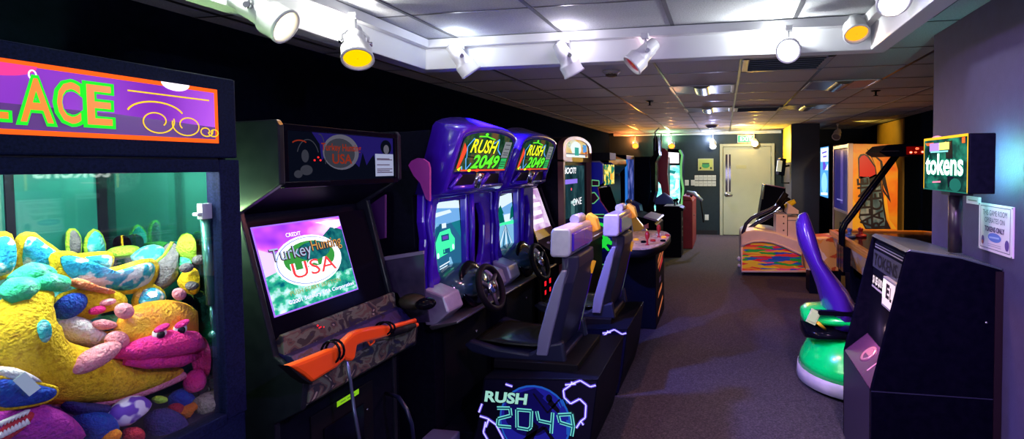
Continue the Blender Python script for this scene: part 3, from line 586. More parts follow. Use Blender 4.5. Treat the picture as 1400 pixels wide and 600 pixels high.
# ================================================================== dark cabinet between hunting game and racers
t = thing('arcade_cabinet', 'dark cabinet with rounded magenta side squeezed between hunting game and racers', 'arcade cabinet', (-2.15, 2.47, 0), 'arcade cabinets along the left wall')
mag = M('magenta_side_laminate', (.3, .03, .26), .4)
b = B(BLK); b.prism([(-2.55, 0), (-1.8, 0), (-1.8, .8), (-1.9, 1.0), (-2.02, 1.3), (-1.85, 1.5), (-1.85, 1.6), (-2.55, 1.6)], 'y', 2.4, 2.56); b.obj('cabinet', t, .004)
def yz(pts, y): return [(p.x, p.z) for p in (pY(u, v, y) for u, v in pts)]
b = B(mag); b.prism(yz([(559, 226), (563, 220), (571, 216), (579, 217), (586, 222), (588, 230), (588, 275), (583, 272), (575, 250), (566, 240)], 2.42), 'y', 2.415, 2.43); b.obj('side_art', t)
b = B(M('violet_shade_laminate', (.05, .012, .09), .4)); b.prism(yz([(498, 286), (515, 274), (527, 266), (527, 325), (507, 330)], 2.39), 'y', 2.385, 2.4); b.obj('side_art', t)
sg_ = noisy('scuffed_grey_acrylic', [(.012, .01, .03), (.06, .05, .09)], (6, 6, 6), .18, 3)
b = B(sg_); b.prism(yz([(520, 355), (560, 345), (580, 342), (582, 400), (588, 440), (565, 440), (545, 400), (530, 396)], 2.36), 'y', 2.352, 2.36); b.prism(yz([(518, 352), (556, 346), (580, 343), (580, 347), (556, 351), (519, 357)], 2.35), 'y', 2.34, 2.352, M('grey_strip', (.2, .18, .26), .4)); b.obj('side_guard', t)
b = B(M('olive_vinyl', (.03, .028, .012), .45)); b.ell(pY(565, 412, 2.34), (.075, .06, .04), None, None, 16, 10); b.ell(pY(582, 415, 2.3), (.05, .05, .03), None, BLKG); b.obj('saddle', t)
# ================================================================== RUSH RACERS
RUSHP = 'twin sit-down racing cabinets'
def rush(y0, var, label, seatlabel, sdx=0.):
    t = thing('racing_cabinet', label, 'racing arcade cabinet', (-2.0, y0 + .38, 0), RUSHP)
    W = .76
    b = B(BLK); b.prism([(-2.6, 0), (-1.62, 0), (-1.62, .78), (-1.72, .92), (-1.74, 1.45), (-1.66, 1.47), (-1.62, 1.82), (-2.6, 1.78)], 'y', y0 + .03, y0 + W - .03); b.obj('cabinet', t, .004)
    # purple hood: arched shell
    def outline(zb, zs, zt, ins=0.):
        pts = [(ins, zb), (ins, zs)]
        n = 10
        for i in range(1, n): a = PI - PI * i / n; pts.append((W / 2 + (W / 2 - ins) * math.cos(a), zs + (zt - zs) * math.sin(a)))
        return pts + [(W - ins, zs), (W - ins, zb)]
    Lr = lambda z: -1.41 - (1.80 - z) * .36           # tilted face
    def ring(dx, zb, zs, zt, ins=0., shift=0): return [V((Lr(z) + dx, y0 + y, z + shift)) for y, z in outline(zb, zs, zt, ins)]
    b = B(PURP); b.loft([[V((p.x - .17 - (p.z - 1.47) * .02, p.y, p.z + .05 * (p.z - 1.46) / .4)) for p in ring(0, 1.46, 1.80, 1.865)], ring(-.02, 1.46, 1.80, 1.865, -.004), ring(0, 1.475, 1.79, 1.85, .012), ring(0, 1.49, 1.775, 1.83, .03), ring(-.02, 1.495, 1.77, 1.825, .036)], None, True, True); hood = b.obj('hood', t)
    fo = V((Lr(1.475), y0, 1.475)); f = Fr(fo, (0, 1, 0), (.36, 0, 1)); sc = math.hypot(1, .36)
    # marquee
    kk = G('rush_black', (.004, .006, .008), 1.); Y_ = G('rush_yellow', (.85, .95, .02), 1.3); Gn = G('rush_green', (.12, .9, .03), 1.2); Cy = G('rush_cyan', (.12, .45, .95), 1.1); Rd = G('rush_red', (.9, .08, .03), 1.); Gr = noisy('rush_backdrop', [(.002, .006, .004), (.01, .05, .02), (.1, .06, .02)], (8, 14, 14), .3, 3, emit=1.)
    pts = [(y, (z - 1.475) * sc) for y, z in outline(1.585, 1.765, 1.82, .045)]
    b = draw(B(), f, [('poly', Gr, 1, pts), ('poly', Rd, 2, [(.05, .14), (.075, .13), (.11, .25), (.06, .29)]), ('poly', Y_, 2, [(.06, .13), (.09, .12), (.1, .15)]),
        ('line', Cy, 3, [(.13, .2), (.1, .27), (.15, .32), (.2, .29)], .008), ('line', Cy, 3, [(.42, .3), (.48, .33), (.5, .26), (.56, .23)], .009), ('line', Cy, 3, [(.12, .2), (.16, .13), (.2, .17)], .009), ('line', Cy, 3, [(.1, .15), (.12, .12)], .01),
        ('line', Gn, 3, [(.2, .335), (.3, .34), (.42, .325)], .008), ('ell', Gn, 3, (.29, .352, .02, .009)), ('line', kk, 4, [(.13, .21), (.55, .19)], .006),
        ('line', Rd, 4, [(.1, .125), (.7, .125)], .01), ('ell', Y_, 5, (.2, .125, .02, .009)), ('ell', Rd, 5, (.3, .125, .03, .01))])
    b.obj('marquee', t)
    for m, k, o in ((kk, 5, .05), (Y_, 6, .02)): text(t, 'RUSH', f, .14, .235, .33, .085, m, k, o, .15)
    for m, k, o in ((kk, 5, .05), (Gn, 6, .03)): text(t, '2049', f, .2, .135, .36, .09, m, k, o, .12)
    b = draw(B(), f, [('rect', G('notice_grey', (.22, .24, .26), 1), 4, (.575, .21, .68, .32)), ('rect', G('notice_green', (.03, .5, .12), 1.), 4, (.59, .13, .675, .205))] + [('line', LABEL, 5, [(.59, z), (.665, z)], .005) for z in (.23, .245, .27, .3, .15, .165, .18)]); b.obj('notice_card', t)
    # speaker openings with chrome post
    b = draw(B(), f, [('poly', BLKM, 1, [(.09, .03), (.67, .03), (.63, .1), (.12, .1)])]); b.obj('speaker_recess', t)
    b = B(PURP); b.tube([f.p(.4, .03, 6), f.p(.46, .1, 6)], .018, 6); b.tube([f.p(.04, .02, 6), f.p(.11, .1, 8)], .012, 6); b.tube([f.p(.72, .02, 6), f.p(.65, .1, 8)], .012, 6); b.tube([f.p(.05, .02, 6), f.p(.71, .02, 6)], .014, 8); b.obj('grille_frame', t)
    b = B(CHROME); b.lathe([(.035, 0), (.03, .05), (.035, .09)], 14, None, Matrix.Translation(f.p(.33, .02, 5)) @ Matrix.Rotation(.34, 4, 'Y')); b.obj('post', t)
    # purple screen surround with round opening on the right
    XF = -1.665
    def slab(bb, pts, th=.05): bb.prism([(y0 + a, c) for a, c in pts], 'x', XF - th, XF)
    b = B(PURP); slab(b, [(.03, 1.46), (.02, 1.3), (.04, 1.2), (.025, 1.05), (.045, .8), (.19, .8), (.19, .95), (.165, 1.0), (.15, 1.1), (.14, 1.25), (.15, 1.33), (.17, 1.39), (.19, 1.4), (.19, 1.46)])
    slab(b, [(.19, 1.46), (.19, 1.4), (.51, 1.4), (.51, 1.46)]); slab(b, [(.51, 1.46), (.51, .8), (.6, .8), (.6, 1.46)])
    slab(b, [(.6, 1.46), (.6, 1.36), (.7, 1.36), (.745, 1.28), (.76, 1.2), (.755, 1.1), (.73, 1.0), (.7, .95), (.6, .95), (.6, .85), (.85, .85), (.855, 1.46)]); b.obj('screen_surround', t, .012)
    b = B(PURP); b.tube([(XF + .02, y0 + .06, 1.45), (XF + .012, y0 + .05, 1.3), (XF + .02, y0 + .065, 1.17), (XF + .012, y0 + .05, 1.0), (XF + .01, y0 + .07, .82)], .018, 8); b.tube([(XF + .02, y0 + .54, 1.45), (XF + .02, y0 + .545, 1.2), (XF + .012, y0 + .54, .9)], .018, 8); b.tube([(XF + .03, y0 + .02, 1.45), (XF + .04, y0 + .4, 1.455), (XF + .03, y0 + .83, 1.45)], .022, 8); b.obj('surround_rib', t)
    b = B(BLKM); b.box(XF - .13, XF - .12, y0 + .58, y0 + .8, .9, 1.4); [b.box(XF - .12, XF - .1, y0 + .6, y0 + .72, z, z + .012, M('vent_olive', (.05, .05, .01), .4)) for z in (1.1, 1.14, 1.18, 1.22, 1.26, 1.3)]; b.obj('side_vent', t)
    # screen
    f = Fr((XF - .045, y0 + .12, .9), (0, 1, 0), (-.06, 0, 1)); w, h = .42, .52
    s1 = G('race_sky', (.16, .4, .75), 1.1); s2 = G('race_road', (.02, .13, .26), 1.); s3 = G('race_road_light', (.2, .48, .72), 1.1); s4 = G('race_teal', (.01, .2, .26), 1.); s5 = G('race_white', (.7, .85, 1), 1.1); s6 = G('race_green', (.05, .85, .35), 1.3); s7 = G('race_tree', (.0, .12, .1), 1.); s8 = G('race_deep', (.01, .1, .2), 1); s9 = G('race_violet', (.15, .05, .5), 1)
    if var == 0:
        sh = [('rect', s4, 0, (0, 0, w, h)), ('poly', s1, 1, [(0, .34), (w, .36), (w, h), (0, h)]), ('poly', s5, 2, [(0, .47), (w, .44), (w, .49), (.1, .51)]), ('poly', s5, 2, [(.08, .4), (.32, .42), (.3, .44), (.1, .43)]), ('poly', s2, 1, [(0, .2), (.12, .36), (.3, .36), (w, .24), (w, 0), (0, 0)]), ('poly', s8, 2, [(.02, .25), (.17, .36), (.2, .36), (.1, .22)]), ('poly', s3, 2, [(.24, .0), (.33, .0), (.27, .14), (.25, .14)]),
              ('poly', s3, 2, [(0, .27), (.14, .37), (.16, .37), (0, .24)]), ('poly', s6, 4, [(.09, .15), (.32, .18), (.33, .25), (.29, .29), (.28, .32), (.16, .31), (.13, .28), (.1, .24)]), ('rect', s8, 5, (.17, .25, .26, .29)), ('rect', s8, 5, (.18, .17, .26, .2)), ('rect', s6, 5, (.19, .18, .2, .2)), ('ell', s5, 6, (.12, .17, .014, .018)), ('ell', s5, 6, (.3, .2, .014, .018)), ('rect', s9, 6, (.185, .26, .245, .28)),
              ('rect', s5, 3, (.19, .33, .24, .36)), ('line', s5, 4, [(.13, .1), (.25, .115)], .008), ('line', s5, 4, [(.13, .085), (.22, .095)], .006), ('line', s5, 4, [(.16, .06), (.25, .07)], .012)]
    else:
        sh = [('rect', s3, 0, (0, 0, w, h)), ('poly', s1, 1, [(0, .3), (w, .3), (w, h), (0, h)]), ('poly', s5, 2, [(.05, .36), (w, .42), (w, .5), (.1, .47)]), ('poly', s7, 3, [(.09, .27), (.25, .27), (.22, .34), (.24, .34), (.19, .41), (.13, .37), (.15, .35), (.1, .33)]), ('rect', s5, 3, (.24, .27, .36, .33)), ('poly', s7, 4, [(.34, .28), (w, .3), (w, .4), (.38, .37)]), ('poly', s6, 3, [(0, .24), (.2, .27), (w, .27), (w, .24), (.2, .25)])] + [('poly', m, 4, [(.25, .25), (.26, .25), (a + .04, 0), (a, 0)]) for a, m in ((-.25, s5), (-.1, s2), (.03, s5), (.13, s2), (.22, s5), (.31, s2), (.4, s5), (.5, s2))]
    clip = lambda q: (min(max(q[0], 0), w), q[1])
    sh = [(s[0], s[1], s[2], [clip(q) for q in s[3]], *s[4:]) if s[0] == 'poly' else s for s in sh]
    b = draw(B(), f, sh); b.obj('screen', t)
    if var == 0: text(t, 'CREDITS', f, .1, .03, .13, .02, s6, 6, .02)
    # silver dash
    
    for q0, q1 in ((.0, .17), (.6, .78)): b = B(SILV); b.prism([(-1.66, .93), (-1.54, .89), (-1.51, .8), (-1.6, .72), (-1.66, .72)], 'y', y0 + q0, y0 + q1); b.obj('dash_wing', t, .012)
    b = B(BLK); b.prism([(-1.69, .93), (-1.61, .9), (-1.56, .84), (-1.57, .76), (-1.66, .72)], 'y', y0 + .17, y0 + .6); b.prism([(-1.62, .725), (-1.44, .765), (-1.44, .75), (-1.6, .705)], 'y', y0 - .03, y0 + .8, STEEL); b.obj('dash', t, .006)
    b = B(M('dash_teal_gloss', (.02, .06, .09), .12, coat=.6)); b.ell((-1.64, y0 + .385, .89), (.16, .235, .1), Euler((0, .35, 0)), None, 20, 10); b.obj('dash_cowl', t)
    b = B(BLKG); b.lathe([(.15, 0), (.155, .01), (.15, .02), (.12, .022)], 22, None, Matrix.Translation((-1.56, y0 + .37, .87)) @ Matrix.Rotation(PI / 2 - .3, 4, 'Y')); q = Fr((-1.53, y0 + .2, .81), (0, 1, 0), (-.3, 0, 1)); draw(b, q, [('rect', G('dash_display', (.35, .5, .95), .8), 3, (.02, .03, .1, .085))] + [('ell', G('dash_gauge', (.2, .4, .6), .35), 3, (-.03, .0 + .035 * i, .012, .012)) for i in range(3)]); b.obj('instrument_cluster', t)
    # steering wheel
    wc = Matrix.Translation((-1.43, y0 + .36, .86)) @ Matrix.Rotation(PI / 2 - .35, 4, 'Y')
    b = B(BLKM); b.tube([wc @ V((.135 * math.cos(2 * PI * i / 28), .135 * math.sin(2 * PI * i / 28), .0)) for i in range(28)], .02, 10, closed=True); sw = b.obj('steering_wheel', t)
    b = B(DKGREY)
    for a in (0, 2.1, 4.2): b.tube([wc @ V((0, 0, 0)), wc @ V((.13 * math.cos(a), .13 * math.sin(a), 0))], .015, 6)
    b.lathe([(.03, -.16), (.03, 0)], 12, None, wc); b.obj('wheel_spokes', sw)
    b = B(CHROME); b.lathe([(.045, 0), (.045, .012), (.035, .022), (.002, .026)], 18, None, wc); b.lathe([(.02, .02), (.015, .03), (.002, .031)], 12, M('hub_gold', (.6, .3, .15), .2, 1.), wc); b.obj('wheel_hub', sw)
    b = draw(B(), Fr((-1.615, y0 + .42, .56), (0, 1, 0), (0, 0, 1)), [('rect', G('green_sticker', (.05, .45, .05), .5), 1, (0, .1, .07, .125)), ('rect', _mats['green_sticker'], 1, (0, 0, .07, .025))]); b.obj('coin_sticker', t)
    b = B(BLKM); b.box(-1.62, -1.606, y0 + .12, y0 + .64, .18, .7); cd = b.obj('coin_door', t, .003); b = B(CHROME); b.ell((-1.604, y0 + .5, .53), (.006, .01, .01)); b.obj('lock', cd)
    # ---- seat unit
    s = thing('driver_chair', seatlabel, 'racing seat', (-1.0, y0 + .36, 0), 'racing seats on lit art plinths')
    ya, yb = y0 + .005, y0 + .73
    b = B(BLK); b.prism([(-1.31, .445), (-.66, .48), (-.7, .16), (-.74, 0), (-1.42, 0), (-1.36, .16)], 'y', ya, yb); b.obj('plinth', s, .005)
    b = B(BLKM); b.box(-1.3, -.8, ya + .1, yb - .1, .46, .51); b.obj('seat_mount', s, .006)
    T0 = Matrix.Translation((sdx, 0, 0)); R0 = B
    def SB(*a):
        q = R0(*a); q.T = T0; return q
    b = SB(NAVYP)
    n = 9; sp = [(-1.47, .5), (-1.4, .47), (-1.2, .48), (-.95, .5), (-.9, .56)]
    b.prism([(-1.5, .57), (-1.46, .6), (-1.3, .56), (-1.1, .54), (-.98, .6), (-.9, .62), (-.88, .5), (-1.3, .5), (-1.45, .53)], 'y', ya + .13, ya + .18); b.prism([(-1.5, .57), (-1.46, .6), (-1.3, .56), (-1.1, .54), (-.98, .6), (-.9, .62), (-.88, .5), (-1.3, .5), (-1.45, .53)], 'y', ya + .58, ya + .63); b.prism([(-1.48, .55), (-.9, .53), (-.9, .5), (-1.3, .5), (-1.45, .52)], 'y', ya + .18, ya + .58); b.obj('seat_shell', s, .012)
    vin = M('green_black_vinyl', (.012, .02, .014), .2, coat=.3)
    b = SB(vin); b.loft([[V((x, ya + .38 + .2 * math.cos(a), z + (.03 if math.sin(a) > 0 else .0) * math.sin(a) + .012 * abs(math.cos(a)) ** 3)) for a in [2 * PI * i / 20 for i in range(20)]] for x, z in ((-1.46, .565), (-1.4, .575), (-1.25, .56), (-1.1, .555), (-.98, .565), (-.96, .57))]); b.obj('cushion', s)
    # backrest: leaning shell with side wings
    lean = [(-.97, .54, .0), (-.945, .65, .0), (-.905, .8, .0), (-.87, .95, .0), (-.85, 1.03, .012), (-.85, 1.1, .02)]
    def bring(x, z, e, wf, wr, d): return [V((x - d, ya + .145 + wf, z)), V((x - d, ya + .62 - wf, z)), V((x - .02, ya + .635 - wr, z)), V((x + .03, ya + .6 - wr, z)), V((x + .03, ya + .17 + wr, z)), V((x - .02, ya + .13 + wr, z))]
    b = SB(NAVYP); b.loft([bring(x, z, e, .01, q, .055) for (x, z, e), q in zip(lean, (0, 0, 0, .01, .035, .045))], None, False); b.obj('backrest', s, .012)
    for sy in (ya + .118, ya + .622):
        b = SB(M('slate_bolster', (.17, .19, .28), .35)); b.loft([[V((x - .03 - wq, sy, z)), V((x - .03 - wq, sy + .03, z)), V((x - .015, sy + .03, z)), V((x - .015, sy, z))] for (x, z, e), wq in zip(lean[:5], (.05, .06, .055, .04, .015))], None, False); b.obj('side_bolster', s, .008)
    b = SB(SILV); b.loft([[V((x, ya + .13, z)), V((x, ya + .6, z)), V((x + d, ya + .6, z)), V((x + d, ya + .13, z))] for x, z, d in ((-.96, 1.1, .1), (-.965, 1.12, .12), (-.96, 1.24, .12), (-.945, 1.265, .1))], None, False); b.obj('headrest', s, .02)
    b = SB(PURP); b.prism([(ya + .15, 1.13), (ya + .57, 1.13), (ya + .57, 1.235), (ya + .15, 1.235)], 'x', -.845, -.83); b.obj('headrest_pad', s, .012)
    b = SB(YEL); b.prism([(-.9, 1.26), (-.84, 1.18), (-.79, 1.2), (-.81, 1.28), (-.86, 1.31)], 'y', ya + .57, ya + .64); b.obj('speaker_bracket', s, .006)
    b = SB(SILV); b.tube([(-.9, ya + .4, 1.285), (-.9, ya + .56, 1.285)], .03, 12); b.obj('speaker_tube', s)
    b = SB(M('amber_reflector', (.95, .42, .02), .3, emit=(.9, .38, .02), es=.35)); b.prism([(ya + .535, .93), (ya + .635, .99), (ya + .52, 1.02)], 'x', -.835, -.825); b.obj('reflector', s)
    b = draw(SB(), Fr((-.93, ya + .565, .55), (0, 1, 0), (.22, 0, 1)), [('poly', G('seat_art_violet', (.05, .01, .3), .4), 1, [(0, 0), (.05, 0), (.06, .36), (.03, .4)]), ('poly', G('seat_art_lime', (.25, .4, .02), .35), 2, [(.01, .05), (.03, .07), (.045, .25), (.02, .15)])]); b.obj('seat_art', s)
    # plinth art
    f = Fr((-1.4, ya - .001, 0), (1, 0, 0), (0, 0, 1))
    nv = M('plinth_night', (.004, .004, .02), .3); dk = G('plinth_blue', (.02, .02, .42), .55); dl = G('plinth_edge_blue', (.02, .14, .7), .6); dd = G('plinth_deep_blue', (.008, .006, .14), .5); lt = G('plinth_lightning', (.16, .1, .85), .9); lc = G('plinth_lightning_core', (.75, .7, 1.), 1.2); tq = G('plinth_turquoise', (.2, .8, .72), .9); td = G('plinth_teal', (.01, .12, .2), .6)
    L = lambda *pp: [('line', lt, 4, list(pp), .016), ('line', lc, 5, list(pp), .005)]
    b = draw(B(), f, [('poly', nv, 1, [(.1, .435), (.735, .47), (.69, .14), (.67, .02), (.0, .02), (.05, .16)]), ('ell', dl, 2, (.385, .225, .205, .2)), ('ell', dk, 3, (.385, .225, .195, .19)), ('ell', dd, 4, (.35, .26, .14, .12)), ('poly', dd, 4, [(.25, .36), (.39, .41), (.44, .37), (.4, .3)]), ('poly', nv, 5, [(.3, .02), (.33, .02), (.41, .2), (.36, .24)]), ('poly', nv, 5, [(.46, .33), (.52, .28), (.53, .3), (.48, .36)]), ('line', nv, 5, [(.38, .38), (.46, .28), (.53, .36)], .01), ('line', nv, 5, [(.3, .1), (.44, .2), (.53, .08)], .02), ('ell', nv, 5, (.47, .36, .018, .022)), ('ell', nv, 5, (.475, .11, .02, .03))]
        + L((.6, .45), (.645, .47), (.7, .44), (.73, .45)) + L((.55, .41), (.59, .44), (.6, .46)) + L((.55, .41), (.555, .37), (.59, .34), (.64, .37), (.675, .34), (.67, .27), (.645, .25), (.62, .21)) + L((.645, .25), (.66, .23)) + L((.065, .23), (.11, .22), (.16, .19), (.2, .12), (.22, .05)) + L((.1, .2), (.085, .14), (.11, .1), (.09, .04)) + L((.12, .22), (.1, .17)) + L((.22, .42), (.26, .41)) + L((.56, .44), (.62, .45)) + L((.08, .3), (.06, .25))
        + [('line', dl, 5, [(.52 + .012 * i, .345 + .008 * i), (.535 + .012 * i, .315 + .008 * i)], .005) for i in range(4)] + [('rect', dl, 5, (.565, .17, .585, .25)), ('line', dl, 5, [(.53, .05), (.57, .07)], .01), ('line', dl, 5, [(.52, .03), (.56, .04)], .01)])
    b.obj('plinth_art', s)
    for m, k, o, d in ((M('plinth_ink', (.0, .0, .02), .4), 6, .06, .004), (G('plinth_silver_green', (.35, .72, .62), .9), 7, .02, 0)): text(s, 'RUSH', f, .095 - d, .315 - d, .255 + 2 * d, .062 + 2 * d, m, k, o + .02, .12)
    # angular outlined numerals
    def num(ox, pts): return [('line', tq, 7, [(ox + x, y) for x, y in pts], .019), ('line', td, 8, [(ox + x, y) for x, y in pts], .009)]
    b = draw(B(), f, num(.17, [(.0, .285), (.075, .29), (.08, .25), (.005, .225), (.0, .185), (.08, .185)]) + num(.285, [(.0, .285), (.085, .285), (.08, .195), (.065, .18), (.0, .185), (.0, .285)]) + num(.4, [(.0, .285), (.01, .235), (.085, .225)]) + num(.4, [(.09, .285), (.08, .17)]) + num(.51, [(.09, .22), (.02, .235), (.01, .275), (.085, .285), (.095, .22), (.085, .165)])); b.obj('numerals', s)
    b = B(BLK); b.box(-1.6, -1.36, ya + .05, yb - .05, 0, .1); b.obj('pedal_plate', s, .006)
    b = B(M('blue_grey_step', (.1, .12, .22), .35)); b.box(-1.62, -1.45, ya - .125, ya - .01, 0, .14); b.obj('foot_step', s, .01)
rush(2.6, 0, 'purple racing cabinet showing a green car on its screen, nearer of the pair', 'navy racing seat with orange-lit headrest, nearer of the two')
rush(3.46, 1, 'purple racing cabinet showing a tree-lined road, farther of the pair', 'navy racing seat with lilac headrest behind the nearer seat', .1)
# ================================================================== tilted-screen upright after the racers
GRP = 'arcade cabinets along the left wall'
Y0, Y1 = 4.34, 4.93
t = thing('arcade_cabinet', 'black upright with washed-out pink screen just past the purple racers', 'arcade cabinet', (-2.1, 4.63, 0), GRP)
b = B(BLK); b.prism([(-2.6, 0), (-1.66, 0), (-1.66, .62), (-1.52, .7), (-1.5, .82), (-1.68, .92), (-1.86, 1.42), (-1.75, 1.5), (-1.75, 1.7), (-2.6, 1.7)], 'y', Y0, Y1 - .03); b.obj('cabinet', t, .004)
for y in (Y0 - .01, Y1 - .03): b = B(BLKG); b.prism([(-2.62, 0), (-1.64, 0), (-1.64, .62), (-1.5, .69), (-1.48, .83), (-1.64, .93), (-1.82, 1.44), (-1.72, 1.5), (-1.72, 1.72), (-2.62, 1.72)], 'y', y, y + .03); b.obj('side_panel', t, .004)
f = Fr((-1.672, Y0 + .03, .925), (0, 1, 0), (-.18, 0, .5)); pk = noisy('screen_pink_glare', [(.5, .25, .55), (.8, .6, .85), (1, .9, 1)], (6, 6, 12), .2, 2, emit=.9)  # pink wash and pale blocks paint glare into the screen
b = draw(B(), f, [('rect', BLKG, 0, (0, 0, .53, .53)), ('rect', pk, 2, (.02, .06, .5, .5)), ('rect', M('tan_bezel_card', (.35, .22, .14), .4), 3, (.02, .0, .52, .1))] + [('rect', G('pale_glare_block', (1, .85, 1), 1.3), 3, (.04 + .02 * (i % 2), .16 + i * .08, .36 + .03 * (i % 3), .2 + i * .08)) for i in range(4)]); b.obj('screen', t)
b = B(noisy('dark_speckle_panel', [(.01, .008, .012), (.05, .02, .025)], (40, 40, 40), .35)); b.prism([(-1.68, .925), (-1.675, .94), (-1.495, .84), (-1.5, .82)], 'y', Y0 + .02, Y1 - .03); b.obj('control_panel', t, .002)
b = B(M('white_button', (.75, .72, .85), .25))
for y, x in ((4.5, -1.6), (4.6, -1.6), (4.72, -1.6), (4.55, -1.55), (4.65, -1.55)): b.lathe([(.016, 0), (.016, .012), (.01, .016)], 10, None, Matrix.Translation((x, y, .9 + (-1.6 - x) * .5)))
b.obj('button', t)
b = B(BLKM); b.box(-1.66, -1.648, 4.4, 4.85, .15, .6); rg = G('coin_slot_red', (.9, .01, .02), 1.4)
for y in (4.47, 4.6): b.box(-1.648, -1.638, y, y + .08, .4, .56, BLKG); b.box(-1.638, -1.634, y + .02, y + .06, .5, .545, rg); b.box(-1.638, -1.634, y + .025, y + .055, .42, .46, rg)
b.obj('coin_door', t, .002)
# ================================================================== wide cabinet with arched copper marquee
Y0, Y1, XF = 4.98, 6.1, -1.6
cop = noisy('copper_laminate', [(.14, .05, .045), (.18, .065, .05)], (12, 12, 12), .4)
t = thing('arcade_cabinet', 'wide black cabinet with copper rimmed arched marquee and dark racing screen', 'arcade cabinet', (-2.1, 5.54, 0), GRP)
b = B(BLK); b.box(-2.6, XF - .06, Y0, Y1, 0, 1.7); b.prism([(Y0 + (Y1 - Y0) / 2 + .56 * math.cos(math.radians(a)), 1.7 + .24 * math.sin(math.radians(a))) for a in range(0, 181, 12)], 'x', -2.5, XF - .04); b.obj('cabinet', t, .004)
hw = .56; cy = Y0 + hw
def archo(hw, zb, zs, zt): return [(cy - hw, zb)] + [(cy + hw * math.cos(math.radians(a)), zs + (zt - zs) * max(0, math.sin(math.radians(a))) ** .8) for a in range(180, -1, -12)] + [(cy + hw, zb)]
o1, o2 = archo(hw, 1.66, 1.8, 1.94), archo(hw - .1, 1.71, 1.8, 1.905)
b = B(cop); n = len(o1)
for x0, x1 in ((XF - .06, XF),):
    vs = [V((x, y, z)) for x in (x1, x0) for o in (o1, o2) for y, z in o]
    fs = []
    for i in range(n):
        j = (i + 1) % n
        fs += [(i, j, n + j, n + i), (i, 2 * n + i, 2 * n + j, j), (n + i, n + j, 3 * n + j, 3 * n + i)]
    b.add(vs, fs)
b.box(XF - .06, XF, Y0, Y0 + .05, .0, 1.68); b.box(XF - .06, XF, Y1 - .05, Y1, 0, 1.68); b.obj('copper_rim', t)
f = Fr((XF - .02, cy, 1.71), (0, 1, 0), (0, 0, 1)); mw = noisy('arcade_marquee_sunburst', [(.95, .35, .05), (.9, .85, .4), (.9, .98, 1)], (3, 3, 9), .3, 1, emit=.75)
W_ = G('marquee_glare_white', (.85, .97, 1), 1.05)
b = draw(B(), f, [('poly', mw, 0, [(y - cy, z - 1.71) for y, z in o2]), ('ell', W_, 1, (-.03, .1, .2, .075)), ('rect', G('marquee_blue_patch', (.1, .35, .8), 1.), 1, (.24, .06, .4, .15)), ('rect', G('marquee_slate', (.1, .15, .2), 1.), 2, (-.45, .03, .45, .042)), ('rect', W_, 1, (-.44, .0, .34, .028)), ('rect', G('marquee_brick', (.5, .12, .05), 1), 2, (.33, .01, .42, .07)), ('rect', G('marquee_teal_jar', (.05, .4, .32), 1), 3, (-.1, .02, .06, .11)), ('ring', G('marquee_ring', (.1, .3, .35), 1), 3, (-.3, .13, .05, .022, .008)), ('ring', _mats['marquee_ring'], 3, (.25, .13, .05, .022, .008))]); b.obj('marquee', t)
f = Fr((XF - .055, Y0 + .05, 1.0), (0, 1, 0), (0, 0, 1)); w, h = 1.02, .66
dsc = noisy('screen_dark_arena', [(.004, .01, .016), (.01, .04, .05), (.05, .12, .13)], (3, 5, 3), .15, 3, emit=1.)
b = draw(B(), f, [('rect', BLKG, 1, (0, 0, w, h)), ('rect', dsc, 2, (0, .05, .92, .62)), ('rect', G('screen_violet_bar', (.3, .2, .9), 1.), 3, (0, .42, .62, .47)), ('poly', G('screen_glare', (.35, .65, .85), 1.1), 3, [(0, .05), (.12, .05), (.1, .28), (.02, .36), (0, .36)]), ('ell', G('screen_red_dot', (.9, .1, .15), 1.3), 4, (.38, .36, .02, .016)), ('rect', G('screen_slate', (.06, .16, .17), 1), 3, (.36, .06, .5, .2)), ('rect', G('screen_pale', (.5, .75, .75), .9), 4, (.36, .2, .6, .23)), ('ell', G('screen_hot', (1, .5, .35), 1.2), 4, (.05, .3, .04, .03))]); b.obj('screen', t)
text(t, 'SHOOT!', f, .02, .53, .55, .07, G('screen_text_white', (.95, .95, 1), 1.3), 4, .03, .2); text(t, 'ONE', f, .42, .17, .36, .08, _mats['screen_text_white'], 5, .0)
b = B(M('pink_control_deck', (.4, .16, .2), .35)); b.prism([(XF - .06, .98), (XF, .96), (-1.4, .84), (-1.41, .79), (XF - .06, .8)], 'y', Y0 + .06, Y1 - .04); b.box(XF - .05, -1.45, Y0 + .1, Y1 - .1, 0, .8, BLK); b.obj('control_panel', t, .008)
b = B(RED)
for y in (5.3, 5.5, 5.75): b.lathe([(.02, 0), (.02, .02), (.012, .026)], 10, None, Matrix.Translation((-1.5, y, .895)))
b.obj('button', t)
# ================================================================== blue cabinet with green splat side art
Y0, Y1 = 6.22, 6.92
bl = M('royal_blue_laminate', (.015, .03, .85), .35)
t = thing('arcade_cabinet', 'royal blue upright with lime green splat painted on its side', 'arcade cabinet', (-1.9, 6.57, 0), GRP)
sp = [(-2.5, 0), (-1.4, 0), (-1.4, .42), (-1.33, .5), (-1.3, .95), (-1.42, 1.02), (-1.53, 1.18), (-1.56, 1.35), (-1.49, 1.4), (-1.49, 1.63), (-1.53, 1.66), (-2.5, 1.66)]
b = B(BLK); b.prism([(x - .02, z) for x, z in sp[:-2]] + [(-1.6, 1.64), (-2.5, 1.64)], 'y', Y0 + .03, Y1 - .03); b.obj('cabinet', t, .004)
for q in (Y0, Y1 - .03): b = B(bl); b.prism(sp, 'y', q, q + .03); b.obj('side_panel', t, .006)
b = B(M('pale_grey_trim', (.35, .35, .42), .4)); b.tube([V((x, Y0 + .015, z)) for x, z in ((-1.75, 1.665), (-1.53, 1.668), (-1.488, 1.635))], .012, 6); b.obj('top_molding', t)
